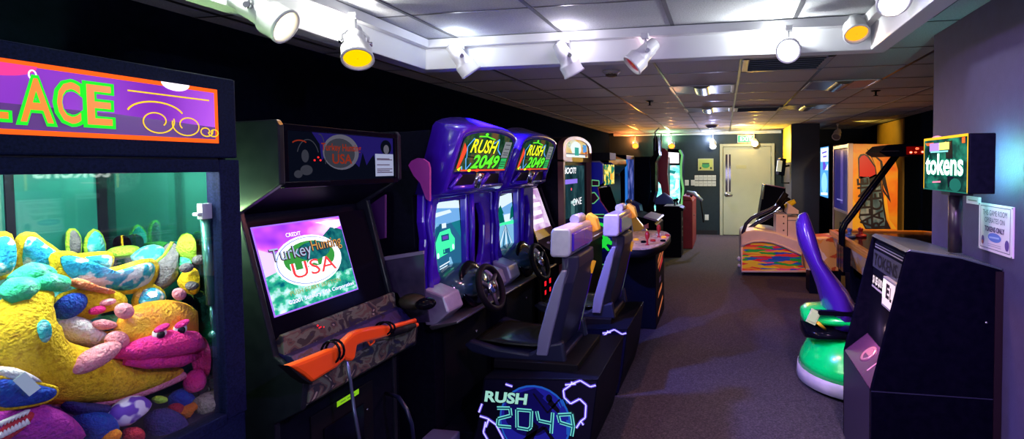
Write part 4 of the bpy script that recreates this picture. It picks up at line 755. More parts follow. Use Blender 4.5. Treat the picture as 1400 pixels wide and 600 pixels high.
b = B(); b.tube([V((x, Y0 + .015, z)) for x, z in ((-1.56, 1.35), (-1.53, 1.18), (-1.42, 1.02), (-1.3, .95))], .009, 6, M('pink_t_molding', (.8, .1, .3), .4)); b.obj('edge_line', t)
f = Fr((-1.75, Y0 - .001, 0), (1, 0, 0), (0, 0, 1)); lg = G('splat_green', (.02, .8, .06), .8, (.02, .6, .05)); lo = G('outline_lime', (.2, .75, .3), .6); mr = M('maroon_patch', (.12, .01, .06), .4); dgn = M('splat_dark', (.0, .1, .03), .4)  # splat print given its own glow where light is lacking
def oq(pts): return [(p.x + 1.75, p.z) for p in (pY(u, v, Y0) for u, v in pts)]
def patch(pts): q = oq(pts); return [('poly', mr, 1, q), ('line', lo, 2, q + q[:1], .012)]
spl = [(812, 297), (818, 299), (820, 304), (828, 306), (829, 311), (826, 313), (830, 322), (833, 328), (838, 330), (836, 335), (831, 333), (829, 335), (834, 342), (831, 343), (826, 338), (822, 340), (819, 348), (815, 352), (816, 344), (812, 336), (809, 330), (809, 310), (815, 306), (811, 301)]
b = draw(B(), f, patch([(808, 264), (813, 263), (819, 271), (812, 278), (808, 278)]) + patch([(808, 293), (826, 293), (829, 298), (808, 296)]) + patch([(809, 246), (819, 247), (819, 254), (809, 254)]) + patch([(812, 362), (832, 361), (834, 346), (837, 345), (836, 366), (812, 367)]) + patch([(827, 322), (834, 327), (832, 334), (826, 330)]) + patch([(823, 379), (828, 375), (831, 379), (829, 386)]) + [('poly', dgn, 3, [(x + .006, z - .008) for x, z in oq(spl)]), ('poly', lg, 4, oq(spl)), ('line', dgn, 5, oq([(814, 312), (822, 318), (824, 326), (818, 332)]), .01), ('line', dgn, 5, oq([(813, 322), (816, 330), (814, 338)]), .01), ('ell', dgn, 5, (*oq([(820, 316)])[0], .02, .03)), ('ell', lg, 6, (*oq([(820, 317)])[0], .009, .014))]); b.obj('side_art', t)
f = Fr((-1.485, Y0 + .05, 1.37), (0, 1, 0), (0, 0, 1)); b = draw(B(), f, [('rect', noisy('screen_yellow_grid', [(.02, .2, .12), (.85, .65, .05), (.95, .85, .3)], (9, 11, 14), .3, 2, pos=[.42, .5, .6], const=True, emit=1.1), 1, (0, 0, .6, .26)), ('rect', G('screen_amber', (.9, .4, .05), 1.2), 2, (.35, .06, .5, .14)), ('rect', G('screen_darkgreen', (.02, .12, .06), 1.), 2, (.1, .02, .2, .1))]); b.obj('marquee', t)
b = B(M('dark_screen', (.004, .004, .008), .5, spec=0.)); b.prism([(-1.56, 1.33), (-1.45, 1.0), (-1.43, 1.0), (-1.54, 1.33)], 'y', Y0 + .04, Y1 - .04); b.obj('screen', t)
b = B(GREY); b.prism([(-1.42, 1.01), (-1.3, .95), (-1.3, .92), (-1.42, .97)], 'y', Y0 + .03, Y1 - .03); b.lathe([(.012, 0), (.008, .06), (.022, .07), (.022, .1), (.01, .105)], 10, WHT, Matrix.Translation((-1.36, 6.5, .97))); b.obj('control_panel', t, .003)
b = B(BLKM); b.box(-1.7, -1.4, 6.1 + .13, 6.6, 1.684, 1.78); tag(b.obj('black_box', bevel=.006), 'small black box on top of the royal blue upright', 'box')
# ================================================================== big dark screen cabinet and its four player deck
t = thing('big_screen_cabinet', 'large dark cabinet standing behind the tan four-player deck', 'arcade cabinet', (-2.1, 7.75, 0), GRP)
b = B(BLK); b.prism([(-2.6, 0), (-1.5, 0), (-1.5, .6), (-1.7, .7), (-1.72, 1.5), (-1.6, 1.62), (-1.62, 1.72), (-1.8, 1.78), (-2.6, 1.78)], 'y', 7.1, 8.45); b.obj('cabinet', t, .02)
b = B(M('faint_blue_screen', (.006, .008, .03), .3, spec=.04)); b.prism([(-1.7, .8), (-1.715, 1.45), (-1.7, 1.45), (-1.685, .8)], 'y', 7.2, 8.35); b.obj('screen', t)
b = B(M('cream_deck_edge', (.7, .6, .5), .4)); b.prism([(-1.72, .98), (-1.4, .84), (-1.4, .8), (-1.74, .93)], 'y', 7.08, 7.3); b.obj('control_panel', t, .004)
t = thing('game_control_deck', 'oval tan game control deck with red joysticks on a black pedestal', 'control deck', (-.83, 5.2, 0))
b = B(BLK); b.box(-1.0, -.66, 4.95, 5.65, 0, .8); b.obj('pedestal', t, .01)
oc = lambda k, z: [V((-.83 + .27 * k * (abs(math.cos(a)) ** .7) * (1 if math.cos(a) > 0 else -1), 5.22 + .72 * k * (abs(math.sin(a)) ** .8) * (1 if math.sin(a) > 0 else -1), z)) for a in [2 * PI * i / 36 for i in range(36)]]
b = B(BLKM); b.loft([oc(.86, .77), oc(1, .79), oc(1, .845), oc(.98, .852)], None, True); b.obj('deck_rim', t)
tan = noisy('tan_print_deck', [(.5, .3, .22), (.75, .5, .38), (.4, .3, .26), (.85, .68, .55)], (9, 7, 9), .4, 3, pos=[.3, .45, .55, .62], const=True)
b = B(tan); b.loft([oc(.96, .851), oc(.95, .857)], None, False); b.obj('deck_top', t)
for (x, y) in ((-.72, 4.8), (-.68, 5.35)):
    b = B(RED); b.lathe([(.022, 0), (.01, .012), (.009, .05), (.02, .07), (.024, .1), (.014, .13), (.003, .135)], 10, None, Matrix.Translation((x, y, .857))); b.obj('joystick', t)
bm = [M('amber_button', (.95, .5, .03), .3, emit=(.9, .4, .02), es=.35), RED, M('ivory_button', (.8, .75, .65), .3), BLKG]
for i, (x, y) in enumerate(((-.62, 5.3), (-.6, 5.45), (-.7, 5.5), (-.78, 4.95), (-.88, 5.1), (-.7, 5.05), (-.95, 4.9), (-.6, 5.05))):
    b = B(bm[i % 4]); b.lathe([(.028, 0), (.028, .014), (.018, .02), (.002, .021)], 12, None, Matrix.Translation((x, y, .857))); b.obj('button', t)
f = Fr((-.659, 5.0, 0), (0, 1, 0), (0, 0, 1)); os_ = G('orange_stripe', (.95, .25, .1), .5)
b = draw(B(), f, [('poly', os_, 1, [(.12, .56), (.55, .66), (.55, .7), (.12, .6)]), ('poly', os_, 1, [(.1, .62), (.5, .72), (.5, .76), (.1, .66)]), ('poly', G('red_stripe', (.8, .05, .06), .5), 1, [(.2, .52), (.5, .58), (.5, .64), (.3, .6)]), ('rect', GREY, 1, (.2, .4, .35, .46)), ('poly', os_, 1, [(.1, .27), (.4, .31), (.45, .36), (.15, .32)]), ('poly', os_, 1, [(.1, .08), (.5, .17), (.5, .21), (.1, .12)])]); b.obj('stripe_art', t)
t = thing('instruction_easel', 'yellow instruction card leaning on a white easel behind the oval deck', 'instruction card', (-1.0, 5.97, 0))
yp = lambda pts, y=5.92: [(p.x, p.z) for p in (pY(u, v, y) for u, v in pts)]
b = B(M('yellow_card', (.95, .6, .04), .4)); b.prism(yp([(863.5, 297), (869, 296), (881, 312), (867, 321), (865, 306)]), 'y', 5.9, 5.94); b.obj('card', t)
b = B(WHT); b.prism(yp([(862, 296), (866, 294), (884, 316), (868, 326), (864, 322)]), 'y', 5.945, 6.0); b.ell(pY(868, 294, 5.97), (.03, .03, .03)); q = yp([(864, 322), (882, 322)]); b.box(q[0][0], q[1][0], 5.95, 6.05, 0, q[0][1], BLK); b.obj('easel_frame', t)
b = B(M('coral_plastic', (.8, .3, .25), .4)); b.tube([pY(u, v, 6.0) for u, v in ((881, 318), (882, 308), (885, 306), (885, 312))], .016, 6); b.obj('clip', t)
# ================================================================== far-left cluster
t = thing('arcade_cabinet', 'tall dark cabinet with glowing blue edge strip and blue-tinted screen', 'arcade cabinet', (-2.0, 9.2, 0), GRP)
b = B(BLK); b.prism([(-2.6, 0), (-1.66, 0), (-1.66, 1.8), (-2.6, 1.85)], 'y', 8.7, 9.42); b.obj('cabinet', t, .01)
b = B(G('blue_strip_glow', (.03, .22, .8), .8)); b.box(-1.68, -1.64, 8.66, 8.7, .95, 1.72); b.obj('edge_light', t)
f = Fr((-1.655, 8.8, .98), (0, 1, 0), (0, 0, 1)); b = draw(B(), f, [('rect', noisy('screen_blue_noise', [(.003, .006, .03), (.02, .04, .22), (.2, .22, .6)], (4, 5, 4), .2, 3, emit=.9), 1, (0, 0, .58, .75))]); b.obj('screen', t)
b = B(M('blue_grey_panel', (.12, .16, .4), .3)); b.prism([(-1.66, .98), (-1.5, .9), (-1.48, .8), (-1.48, .77), (-1.66, .8)], 'y', 9.05, 9.35); b.lathe([(.045, 0), (.06, .03), (.045, .07), (.002, .09)], 12, M('grey_ball', (.35, .35, .38), .3), Matrix.Translation((-1.62, 8.68, .96))); b.obj('control_panel', t)
t = thing('game_pedestal', 'low black console with a white topped edge before the curved black cabinet', 'game console', (-1.05, 7.9, 0))
b = B(BLK); b.prism([(-1.35, 0), (-.98, 0), (-.98, .72), (-1.05, .8), (-1.35, .88)], 'y', 7.5, 8.3); b.obj('console', t, .01)
b = B(M('lilac_white_top', (.6, .55, .65), .4)); b.prism([(-1.18, .862), (-.98, .815), (-.96, .8), (-.98, .78), (-1.18, .84)], 'y', 7.5, 8.3); b.obj('top_edge', t, .004)
b = B(CHROME); b.ell((-.97, 7.75, .62), (.012, .016, .016)); b.ell((-.97, 7.95, .55), (.01, .014, .014)); b.obj('lock', t)
t = thing('arcade_cabinet', 'tall slim black cabinet with curved profile and a hooked top', 'arcade cabinet', (-1.25, 9.4, 0), GRP)
b = B(BLKG); b.prism(yz([(886, 305), (884, 285), (890, 262), (889, 230), (887, 218), (893, 212), (893, 190), (895, 186), (899, 187), (900, 203), (901, 212), (896, 222), (896, 262), (890, 285), (893, 305)], 8.6), 'y', 8.6, 9.0); q = yz([(886, 305), (893, 305)], 8.6); b.box(q[0][0] - .2, q[1][0], 8.62, 8.98, 0, q[0][1] + .02); b.obj('curved_side', t, .008)
b = B(STEEL); p = pY(896, 206, 8.59); b.tube([p, p + V((.0, 0, .32)), p + V((.07, 0, .38))], .012, 6); b.tube([p + V((.1, 0, -.02)), p + V((.1, 0, .28))], .01, 6); b.obj('rail', t)
t = thing('arcade_cabinet', 'red-sided cabinet with a round teal screen opening beside the door wall', 'arcade cabinet', (-1.3, 10.0, 0), GRP)
yr = 9.5
rp = yz([(897, 214), (897, 206), (902, 202), (909, 203), (914, 209), (913, 224), (912, 236), (914, 256), (916, 276), (913, 290), (907, 286), (906, 270), (903, 252), (897, 245)], yr)
rs = noisy('red_side_laminate', [(.5, .025, .03), (.42, .02, .035)], (5, 5, 5), .35)
b = B(rs); b.prism(rp, 'y', yr, yr + .05); b.obj('side_panel', t, .006)
tl = noisy('screen_teal_snow', [(.02, .5, .42), (.2, .9, .8), (.85, 1, .95)], (9, 9, 11), .3, 3, emit=1.3)
b = draw(B(), Fr((0, yr + .08, 0), (1, 0, 0), (0, 0, 1)), [('poly', tl, 0, yz([(895, 244), (904, 246), (909, 262), (907, 285), (890, 290), (890, 255)], yr + .08))]); b.obj('screen', t)
b = B(BLK); q = yz([(889, 214), (913, 214), (914, 290), (889, 290)], yr + .1); b.box(q[3][0] - .3, q[2][0] - .05, yr + .12, yr + .9, 0, q[0][1]); b.obj('cabinet', t, .01)
t = thing('arcade_cabinet', 'upright with bright white header and teal glowing screen facing the aisle', 'arcade cabinet', (-.95, 10.9, 0), GRP)
ya = 10.6
def U(u, v): p = pY(u, v, ya); return (p.x, p.z)
b = B(BLK); q = [U(912, 203), U(929, 204), U(932, 212), U(931, 240), U(934, 262), U(932, 288), U(933, 300), U(910, 300)]; b.prism(q, 'y', ya + .02, ya + .7); b.box(q[7][0], q[6][0], ya + .02, ya + .7, 0, q[6][1]); b.obj('cabinet', t, .01)
f = Fr((0, ya + .018, 0), (1, 0, 0), (0, 0, 1)); b = draw(B(), f, [('poly', G('header_white_glow', (1, .95, .97), 2.2), 1, [U(912, 208), U(928, 209), U(928, 223), U(912, 223)])]); b.obj('marquee', t)
b = draw(B(), f, [('poly', tl, 1, [U(912, 226), U(929, 226), U(930, 270), U(926, 284), U(917, 286), U(912, 272)]), ('poly', G('screen_teal_dark', (.02, .3, .3), 1), 2, [U(914, 232), U(924, 234), U(922, 238), U(914, 236)]), ('poly', G('screen_teal_white', (.8, 1, .95), 1.6), 2, [U(924, 245), U(928, 246), U(928, 256), U(922, 262)])]); b.obj('screen', t)
b = B(G('lime_edge_glow', (.25, .8, .25), .7)); b.tube([pY(u, v, ya) for u, v in ((929, 205), (932.5, 212), (931, 226), (931, 240), (934, 258), (933, 270), (931, 285))], .022, 6); b.obj('edge_line', t)
b = B(M('bluegrey_cheek', (.1, .16, .4), .3)); b.prism([(-1.27, 1.0), (-1.11, 1.11), (-.95, .97), (-.87, .89), (-1.27, .87)], 'y', 9.43, 9.47); b.prism([(-1.11, 1.11), (-1.08, 1.11), (-.81, .91), (-.85, .89)], 'y', 9.41, 9.47, M('pale_blue_edge', (.4, .5, .8), .3)); b.box(-1.25, -.95, 9.43, 9.47, 0, .9, BLK); tag(b.obj('console_wing', bevel=.004), 'blue-grey wedge shaped console wing in front of the red-sided cabinet', 'console')
t = thing('game_pedestal', 'black joystick pedestal with silver characters down its front', 'game console', (-.86, 9.3, 0))
b = B(BLK); b.box(-1.04, -.74, 8.95, 9.38, 0, .84); b.prism([(-1.05, .84), (-.7, .82), (-.7, .86), (-.78, .9), (-1.05, .9)], 'y', 8.9, 9.4); b.obj('pedestal', t, .01)
b = B(M('pale_deck_top', (.55, .55, .65), .3)); b.box(-1.04, -.76, 8.92, 9.39, .9, .906); b.obj('deck_top', t)
for x, y in ((-.86, 9.05), (-.84, 9.27)):
    b = B(BLKG); b.lathe([(.03, 0), (.012, .01), (.012, .06), (.03, .075), (.03, .1), (.01, .115)], 10, None, Matrix.Translation((x, y, .906))); b.obj('joystick', t)
b = draw(B(), Fr((-.736, 9.06, 0), (0, 1, 0), (0, 0, 1)), [('ring', STEEL, 1, (.1, .4, .08, .06, .03)), ('line', STEEL, 1, [(.02, .65), (.16, .68), (.18, .6)], .025), ('line', STEEL, 1, [(.04, .25), (.12, .25), (.14, .1)], .025), ('rect', STEEL, 1, (.04, .5, .18, .53))]); b.obj('front_print', t)
t = thing('game_pedestal', 'dark red console with a silver gun handle resting on top', 'game console', (-.72, 10.4, 0))
b = B(noisy('red_console_laminate', [(.2, .012, .015), (.26, .015, .02)], (8, 8, 8), .4)); b.box(-.79, -.6, 9.9, 11.2, 0, .93); b.prism([(-.79, .93), (-.6, .93), (-.64, 1.0), (-.79, 1.03)], 'y', 9.9, 11.2); b.obj('console', t, .012)
b = B(CHROME); b.ell((-.595, 10.3, .62), (.01, .02, .02)); b.obj('lock', t)
b = B(M('silver_blue_grip', (.55, .65, .9), .25, .5)); b.tube([(-.72, 10.15, 1.07), (-.58, 10.1, 1.06), (-.42, 10.05, .93)], [.05, .045, .03], 10); b.tube([(-.62, 10.12, 1.04), (-.66, 10.12, .98)], .025, 8, BLKM); b.tube([(-.45, 10.05, .93), (-.4, 10.1, .5)], .012, 6, BLKM); b.obj('gun_handle', t)
# ------------------------------------------------------------------ far wall fittings
b = B(WHT); f = Fr((-.66, 12.045, 1.64), (1, 0, 0), (0, 0, 1))
t = thing('wall_notice', 'yellow and green framed notice left of the cream door', 'notice', (-.43, 12.04, 1.62))
b = B(M('notice_frame', (.6, .6, .35), .4)); b.box(-.6, -.24, 12.025, 12.05, 1.49, 1.77); b.obj('frame', t, .004)
f = Fr((-.6, 12.024, 1.49), (1, 0, 0), (0, 0, 1)); b = draw(B(), f, [('rect', M('notice_lime', (.55, .6, .15), .5), 1, (.02, .02, .34, .26)), ('ell', M('notice_green_print', (.05, .35, .12), .5), 2, (.18, .12, .09, .06)), ('rect', M('notice_dark_print', (.03, .1, .05), .5), 3, (.1, .15, .26, .18)), ('ell', LABEL, 3, (.06, .06, .02, .025)), ('ell', LABEL, 3, (.3, .06, .02, .025))]); b.obj('print', t)
t = thing('score_card_board', 'white grid of ten small cards below the yellow notice', 'card board', (-.43, 12.04, 1.13))
b = B(BLKM); b.box(-.69, -.175, 12.047, 12.052, 1.12, 1.4); b.obj('backing', t)
for j in range(2):
    for i in range(5):
        b = B(PAPER); b.box(-.68 + i * .1, -.585 + i * .1, 12.035, 12.05, 1.13 + j * .135, 1.25 + j * .135); b.box(-.67 + i * .1, -.6 + i * .1, 12.033, 12.035, 1.185 + j * .135, 1.192 + j * .135, GREY); b.obj('card', t)
for i, (x, z, lb) in enumerate(((-.86, 1.21, 'white switch plate left of the card grid, further from the door'), (-.72, 1.21, 'white switch plate directly left of the card grid'), (-.4, .4, 'white wall plate low beside the cream door'))):
    t = thing('wall_plate', lb, 'switch plate', (x, 12.04, z - .06), 'wall plates on the far wall')
    b = B(WHT); b.box(x - .045, x + .045, 12.038, 12.05, z - .065, z + .065); b.obj('plate', t, .003)
    b = B(PAPER); b.box(x - .014, x + .014, 12.032, 12.04, z - .03, z + .03); b.obj('rocker', t)
t = thing('exit_sign', 'green lit exit sign above the cream door', 'exit sign', (.5, 12.0, 2.13))
b = B(WHT); b.box(.3, .68, 11.985, 12.04, 2.12, 2.3); b.box(.44, .54, 12.0, 12.05, 2.18, 2.24); b.obj('housing', t, .006)
f = Fr((.3, 11.984, 2.12), (1, 0, 0), (0, 0, 1)); b = draw(B(), f, [('rect', G('exit_green_glow', (.12, .8, .35), 1.1), 1, (.012, .012, .368, .168))]); b.obj('face', t)
text(t, 'EXIT', f, .06, .04, .26, .1, G('exit_white', (.9, 1, .9), 1.8), 3, .02)
# ================================================================== RIGHT SIDE
# token dispenser
SATB = noisy('satin_black', [(.0015, .0015, .006), (.003, .0025, .009)], (30, 30, 30), .45); SATB.node_tree.nodes['Principled BSDF'].inputs['Specular IOR Level'].default_value = .0
TY0, TY1 = 2.62, 3.2
t = thing('token_dispenser', 'black token dispenser with sloped front under the lit tokens sign', 'token dispenser', (.98, 2.9, 0))
side = [(.70, 0), (1.265, 0), (1.265, 1.115), (1.09, 1.165), (.87, 1.195), (.853, 1.187), (.70, .51)]
b = B(BLK); b.prism([(.715, 0), (1.26, 0), (1.26, 1.1), (1.08, 1.15), (.885, 1.175), (.865, 1.165), (.83, .62), (.715, .505)], 'y', TY0 + .025, TY1 - .025); b.obj('cabinet', t, .003)
for y in (TY0, TY1 - .025): b = B(SATB); b.prism(side, 'y', y, y + .025); b.obj('side_panel', t, .005)
b = B(M('seam_line', (.02, .02, .05), .4)); b.box(.702, 1.24, TY0 - .0015, TY0, .507, .512); b.obj('seam', t)
b = B(M('maroon_black_strip', (.012, .003, .008), .4)); b.box(1.235, 1.268, TY0 - .004, TY0 + .02, 0, 1.11); b.obj('rear_strip', t)
b = B(M('dark_plum_edge', (.02, .012, .03), .4)); b.prism([(.7, .0), (.716, 0), (.716, .5), (.7, .51)], 'y', TY0 + .002, TY1 - .002); b.prism([(.70, .512), (.835, .63), (.835, .615), (.715, .5)], 'y', TY0 + .026, TY1 - .026, M('plum_gloss_shelf', (.06, .02, .06), .2)); b.obj('front_panel', t, .002)
b = B(noisy('slate_gloss_top', [(.05, .07, .09), (.07, .09, .11)], (9, 9, 9), .25)); b.prism([(.85, 1.19), (.87, 1.205), (1.09, 1.175), (1.265, 1.125), (1.265, 1.115), (1.09, 1.165), (.87, 1.195)], 'y', TY0, TY1); b.obj('top', t, .002)
nx = V((-1, 0, .065)).normalized()
f = Fr((.830, TY1 - .03, .62), (0, -1, 0), (.035, 0, .545)); fw, fh = TY1 - TY0 - .06, .546
vs = [f.p(0, 0, 4), f.p(fw, 0, 4)]
b = draw(B(), f, [('rect', BLKG, 4, (0, .0, fw, .36)), ('rect', M('slate_plate', (.045, .05, .075), .35), 5, (.005, .4, fw - .005, .5)), ('rect', GREY, 5, (.02, .515, fw - .02, .522)), ('rect', GREY, 5, (.02, .53, fw - .02, .536))]); fp = b.obj('fascia_plate', t)
text(t, 'TOKENS', f, .03, .415, .4, .07, M('black_letter', (.004, .004, .006), .5), 7, .015)
b = draw(B(), f, [('ell', G('red_lamp', (1, .1, .15), 1.5), 6, (fw - .045, .43, .012, .009))]); b.obj('indicator_light', t)
pw = G('price_glow', (1, .8, .9), 1.4)
text(t, '$1 $5 $10 $20', f, .03, .305, .24, .05, pw, 6, .02, name='price_list', host=fp)
b = draw(B(), f, [('rect', M('price_rail', (.4, .38, .4), .3), 5, (.02, .285, .27, .297))]); b.obj('price_rail', t)
b = B(GREY); q = f; a0, a1, c0, c1 = .28, .49, .245, .4
b.add([q.p(a0, c0, 6), q.p(a1, c0, 6), q.p(a1, c1, 6), q.p(a0, c1, 6), q.p(a0, c0, 22), q.p(a1, c0, 22), q.p(a1, c1, 22), q.p(a0, c1, 22)], [(0, 1, 5, 4), (1, 2, 6, 5), (2, 3, 7, 6), (3, 0, 4, 7), (4, 5, 6, 7)]); b.obj('display_box', t, .003)
b = draw(B(), q, [('rect', G('display_pink', (.95, .7, .85), 1.1), 23, (a0 + .012, c0 + .012, a1 - .012, c1 - .012)), ('rect', G('display_white', (1, .95, 1), 1.6), 24, (a0 + .012, c0 + .05, a0 + .055, c1 - .012)), ('poly', G('display_red', (.9, .1, .3), 1), 24, [(a1 - .03, c0 + .012), (a1 - .012, c0 + .012), (a1 - .012, c1 - .04)])]); b.obj('display', t)
text(t, 'E', f, a0 + .07, c0 + .055, .055, .075, M('display_ink', (.01, .005, .01), .5), 25, .05); text(t, 'L', f, a0 + .135, c0 + .05, .03, .07, _mats['display_ink'], 25, .04)
b = draw(B(), f, [('rect', M('coin_key', (.7, .6, .65), .3), 6, (.4, .06, .435, .1)), ('rect', M('coin_key_dark', (.1, .03, .06), .3), 7, (.41, .068, .425, .09)), ('rect', M('lilac_tag', (.25, .2, .4), .4), 6, (.42, .19, .48, .205))]); b.obj('coin_slot', t)
b = B(M('token_cup', (.5, .2, .3), .15, .6)); b.T = Matrix.Translation((.775, 2.95, .575)) @ Matrix.Rotation(-.73, 4, 'Y'); b.lathe([(.055, 0), (.055, .006), (.04, .008), (.035, .002)], 20); b.obj('token_cup', t)
b = B(M('pink_line', (.6, .2, .35), .3)); b.T = Matrix.Translation((.775, 2.95, .575)) @ Matrix.Rotation(-.73, 4, 'Y'); b.box(-.058, .058, -.15, -.14, .0, .004); b.obj('tray_line', t)
point((.775, 2.95, .72), (1, .6, .7), 2.2, .02)
b = B(STEEL); b.ell((1.2, TY0 - .002, .87), (.006, .004, .006)); b.obj('lock', t)
# lit sign
t = thing('token_sign', 'lit tokens sign box on a post above the black dispenser', 'lit sign', (1.1, 2.7, 1.165))
SX0, SX1, SY0, SY1, SZ0, SZ1 = 1.045, 1.15, 2.45, 2.95, 1.478, 1.742
b = B(BLK); b.box(SX0, SX1, SY0, SY1, SZ0, SZ1); b.obj('housing', t, .005)
f = Fr((SX0 - .002, SY1, SZ0), (0, -1, 0), (0, 0, 1)); w, h = SY1 - SY0, SZ1 - SZ0
dkt = noisy('sign_dark_teal', [(.001, .01, .01), (.004, .03, .025), (.01, .14, .09)], (9, 9, 12), .1, 3, emit=1.)
nn = G('neon_amber', (1, .55, .03), 1.3); nr = G('sign_orange_reflection', (1, .15, .03), 1.4); tw = G('token_letter_white', (.92, 1, .96), 4); tg = G('token_letter_glow', (.02, .4, .25), .8); cyb = G('sign_cyan_bounce', (.02, .2, .16), .8)  # orange-red shapes paint reflections along the top of the sign face
b = draw(B(), f, [('rect', dkt, 1, (0, 0, w, h)), ('rect', nn, 2, (0, h - .012, w, h)), ('rect', nn, 2, (0, 0, .008, h)), ('rect', cyb, 2, (0, 0, w, .006)), ('rect', nn, 2, (w - .008, 0, w, h)), ('poly', nr, 2, [(.02, h - .025), (.13, h - .025), (.11, h - .04), (.04, h - .038)]), ('rect', nr, 2, (w - .06, h - .04, w - .03, h - .015)),
    ('rect', G('sign_violet', (.5, .3, 1), 1.2), 3, (.08, .195, .2, .235)), ('rect', G('sign_yellow', (.9, .95, .2), 1.4), 3, (.19, .2, .31, .235)), ('rect', G('sign_cyan', (.3, .9, .9), 1.), 3, (.09, .188, .3, .196)), ('line', G('sign_pink', (1, .3, .5), 1), 3, [(.12, .04), (.22, .045)], .008), ('ell', cyb, 3, (.38, .035, .06, .03)), ('ell', cyb, 3, (.1, .02, .05, .015)), ('poly', M('sign_black', (.002, .004, .004), .1), 2, [(.3, .02), (.36, .05), (.34, .24), (.26, .24)])]); b.obj('face', t)
for m, k, o in ((tg, 4, .07), (tw, 5, .02)): text(t, 'tokens', f, .04 - o * .1, .08 - o * .1, .42 + o * .2, .1 + o * .2, m, k, o)
b = B(M('post_black', (.012, .008, .02), .3)); b.tube([(1.095, 2.7, SZ0), (1.095, 2.7, 1.184)], .03, 12); b.box(1.05, 1.15, 2.65, 2.75, 1.46, 1.478); b.obj('post', t)
b = B(G('sign_back_tube', (.25, 1, .85), 170)); b.tube([(1.165, 2.66, 1.51), (1.165, 2.66, 1.71)], .009, 8); b.obj('back_tube', t)
b = B(M('pink_cap', (.7, .3, .4), .3)); b.ell((1.07, 2.86, 1.742), (.02, .04, .012)); b.obj('cap', t)
# poster and plate on the right wall
t = thing('wall_poster', 'laminated tokens only notice on the violet wall', 'poster', (1.26, 2.69, 1.18))
P_ = [V((1.262, 2.845, 1.415)), V((1.262, 2.535, 1.415)), V((1.262, 2.845, 1.185))]
f, w, h = corners(*P_)
b = B(M('pale_pink_paper', (.82, .7, .85), .5)); b.box(1.262, 1.2695, 2.535, 2.845, 1.185, 1.415); b.obj('sheet', t, .001)
ink = M('violet_ink', (.06, .03, .14), .5); b = draw(B(), f, [('line', ink, 1, [(.02, .015), (w - .02, .015), (w - .02, h - .012), (.02, h - .012), (.02, .015)], .003), ('ell', M('poster_blue', (.12, .2, .65), .5), 1, (w / 2, .072, .06, .022)), ('line', M('poster_pale_blue', (.4, .5, .85), .5), 2, [(w / 2 - .045, .07), (w / 2 + .045, .074)], .008), ('ell', M('poster_violet', (.12, .06, .3), .5), 1, (.045, .05, .014, .022)), ('ell', _mats['poster_violet'], 1, (w - .045, .05, .018, .025)), ('ell', M('poster_red', (.4, .1, .12), .5), 2, (.045, .04, .01, .01)), ('line', M('poster_grey', (.4, .33, .5), .5), 1, [(w / 2 - .06, .038), (w / 2 + .06, .038)], .003), ('line', _mats['poster_grey'], 1, [(w / 2 - .06, .029), (w / 2 + .06, .029)], .003)]); b.obj('print', t)
for s, y, hh, o, x0 in (('THIS GAME ROOM', h - .055, .026, .0, .045), ('OPERATES ON', h - .09, .024, .0, .065), ('TOKENS ONLY', h - .133, .026, .03, .065)): text(t, s, f, x0, y, w - 2 * x0, hh, ink, 2, o)
b = B(STEEL)
for y, z in ((2.84, 1.19), (2.54, 1.19), (2.84, 1.41), (2.54, 1.41)): b.ell((1.261, y, z), (.003, .005, .005))
b.obj('thumb_tack', t)
t = thing('wall_plate', 'small pinkish plate on the violet wall under the lit sign', 'wall plate', (1.26, 2.91, 1.4)); b = B(M('lilac_white_plate', (.7, .6, .75), .4)); b.box(1.258, 1.27, 2.84, 2.975, 1.402, 1.44); b.obj('plate', t, .002); b = B(GREY); b.box(1.256, 1.259, 2.86, 2.95, 1.418, 1.424); b.obj('slot', t)
# ------------------------------------------------------------------ green and purple ride pod
t = thing('ride_pod', 'purple seat shell on a round green base with silver skirt', 'arcade ride', (.97, 3.97, 0))
gr = M('green_fibreglass', (.0, .8, .14), .22, coat=.4)
ppd = M('violet_fibreglass', (.055, .012, .3), .22, coat=.6)
C0 = Matrix.Translation((.975, 3.98, 0))
b = B(noisy('silver_skirt', [(.4, .37, .42), (.5, .46, .5)], (12, 12, 12), .4)); b.lathe([(.41, .02), (.435, .03), (.43, .12), (.41, .125)], 40, None, C0); b.lathe([(.4, 0), (.4, .03)], 40, BLKM, C0); b.obj('skirt', t)
b = B(gr); b.lathe([(.425, .12), (.41, .19), (.37, .27), (.31, .34), (.24, .39), (.14, .42), (.005, .43)], 40, None, C0); b.obj('base', t)
b = B(gr); b.loft([[V((x, 3.98 + w_ * math.cos(a), z + hh * math.sin(a))) for a in [2 * PI * i / 16 for i in range(16)]] for x, w_, z, hh in ((.565, .03, .5, .02), (.575, .12, .495, .045), (.62, .2, .5, .06), (.75, .24, .505, .065), (.95, .25, .5, .07), (1.2, .2, .48, .06))]); b.obj('upper_fairing', t)
b = B(BLKG); b.loft([[V((x, 3.96 + w_ * math.cos(a), z + hh * math.sin(a))) for a in [2 * PI * i / 16 for i in range(16)]] for x, w_, z, hh in ((.56, .04, .41, .03), (.58, .15, .4, .06), (.65, .22, .4, .065), (.9, .24, .4, .06))]); b.box(.6, .95, 3.74, 3.78, .555, .585); b.obj('bumper', t)
b = B(ppd)
def prow(L, R): return [((pY(*l, 3.98) + pY(*r, 3.98)) / 2, (pY(*l, 3.98) - pY(*r, 3.98)).length / 2) for l, r in zip(L, R)]
Ls = [(1099, 290), (1092, 294), (1088, 305), (1089, 320), (1092, 334), (1100, 352), (1110, 373), (1117, 393), (1122, 413), (1127, 440)]
Rs = [(1102, 290), (1105, 294), (1109, 305), (1114, 320), (1118, 334), (1123, 352), (1139, 373), (1156, 393), (1168, 413), (1176, 440)]
rings = []
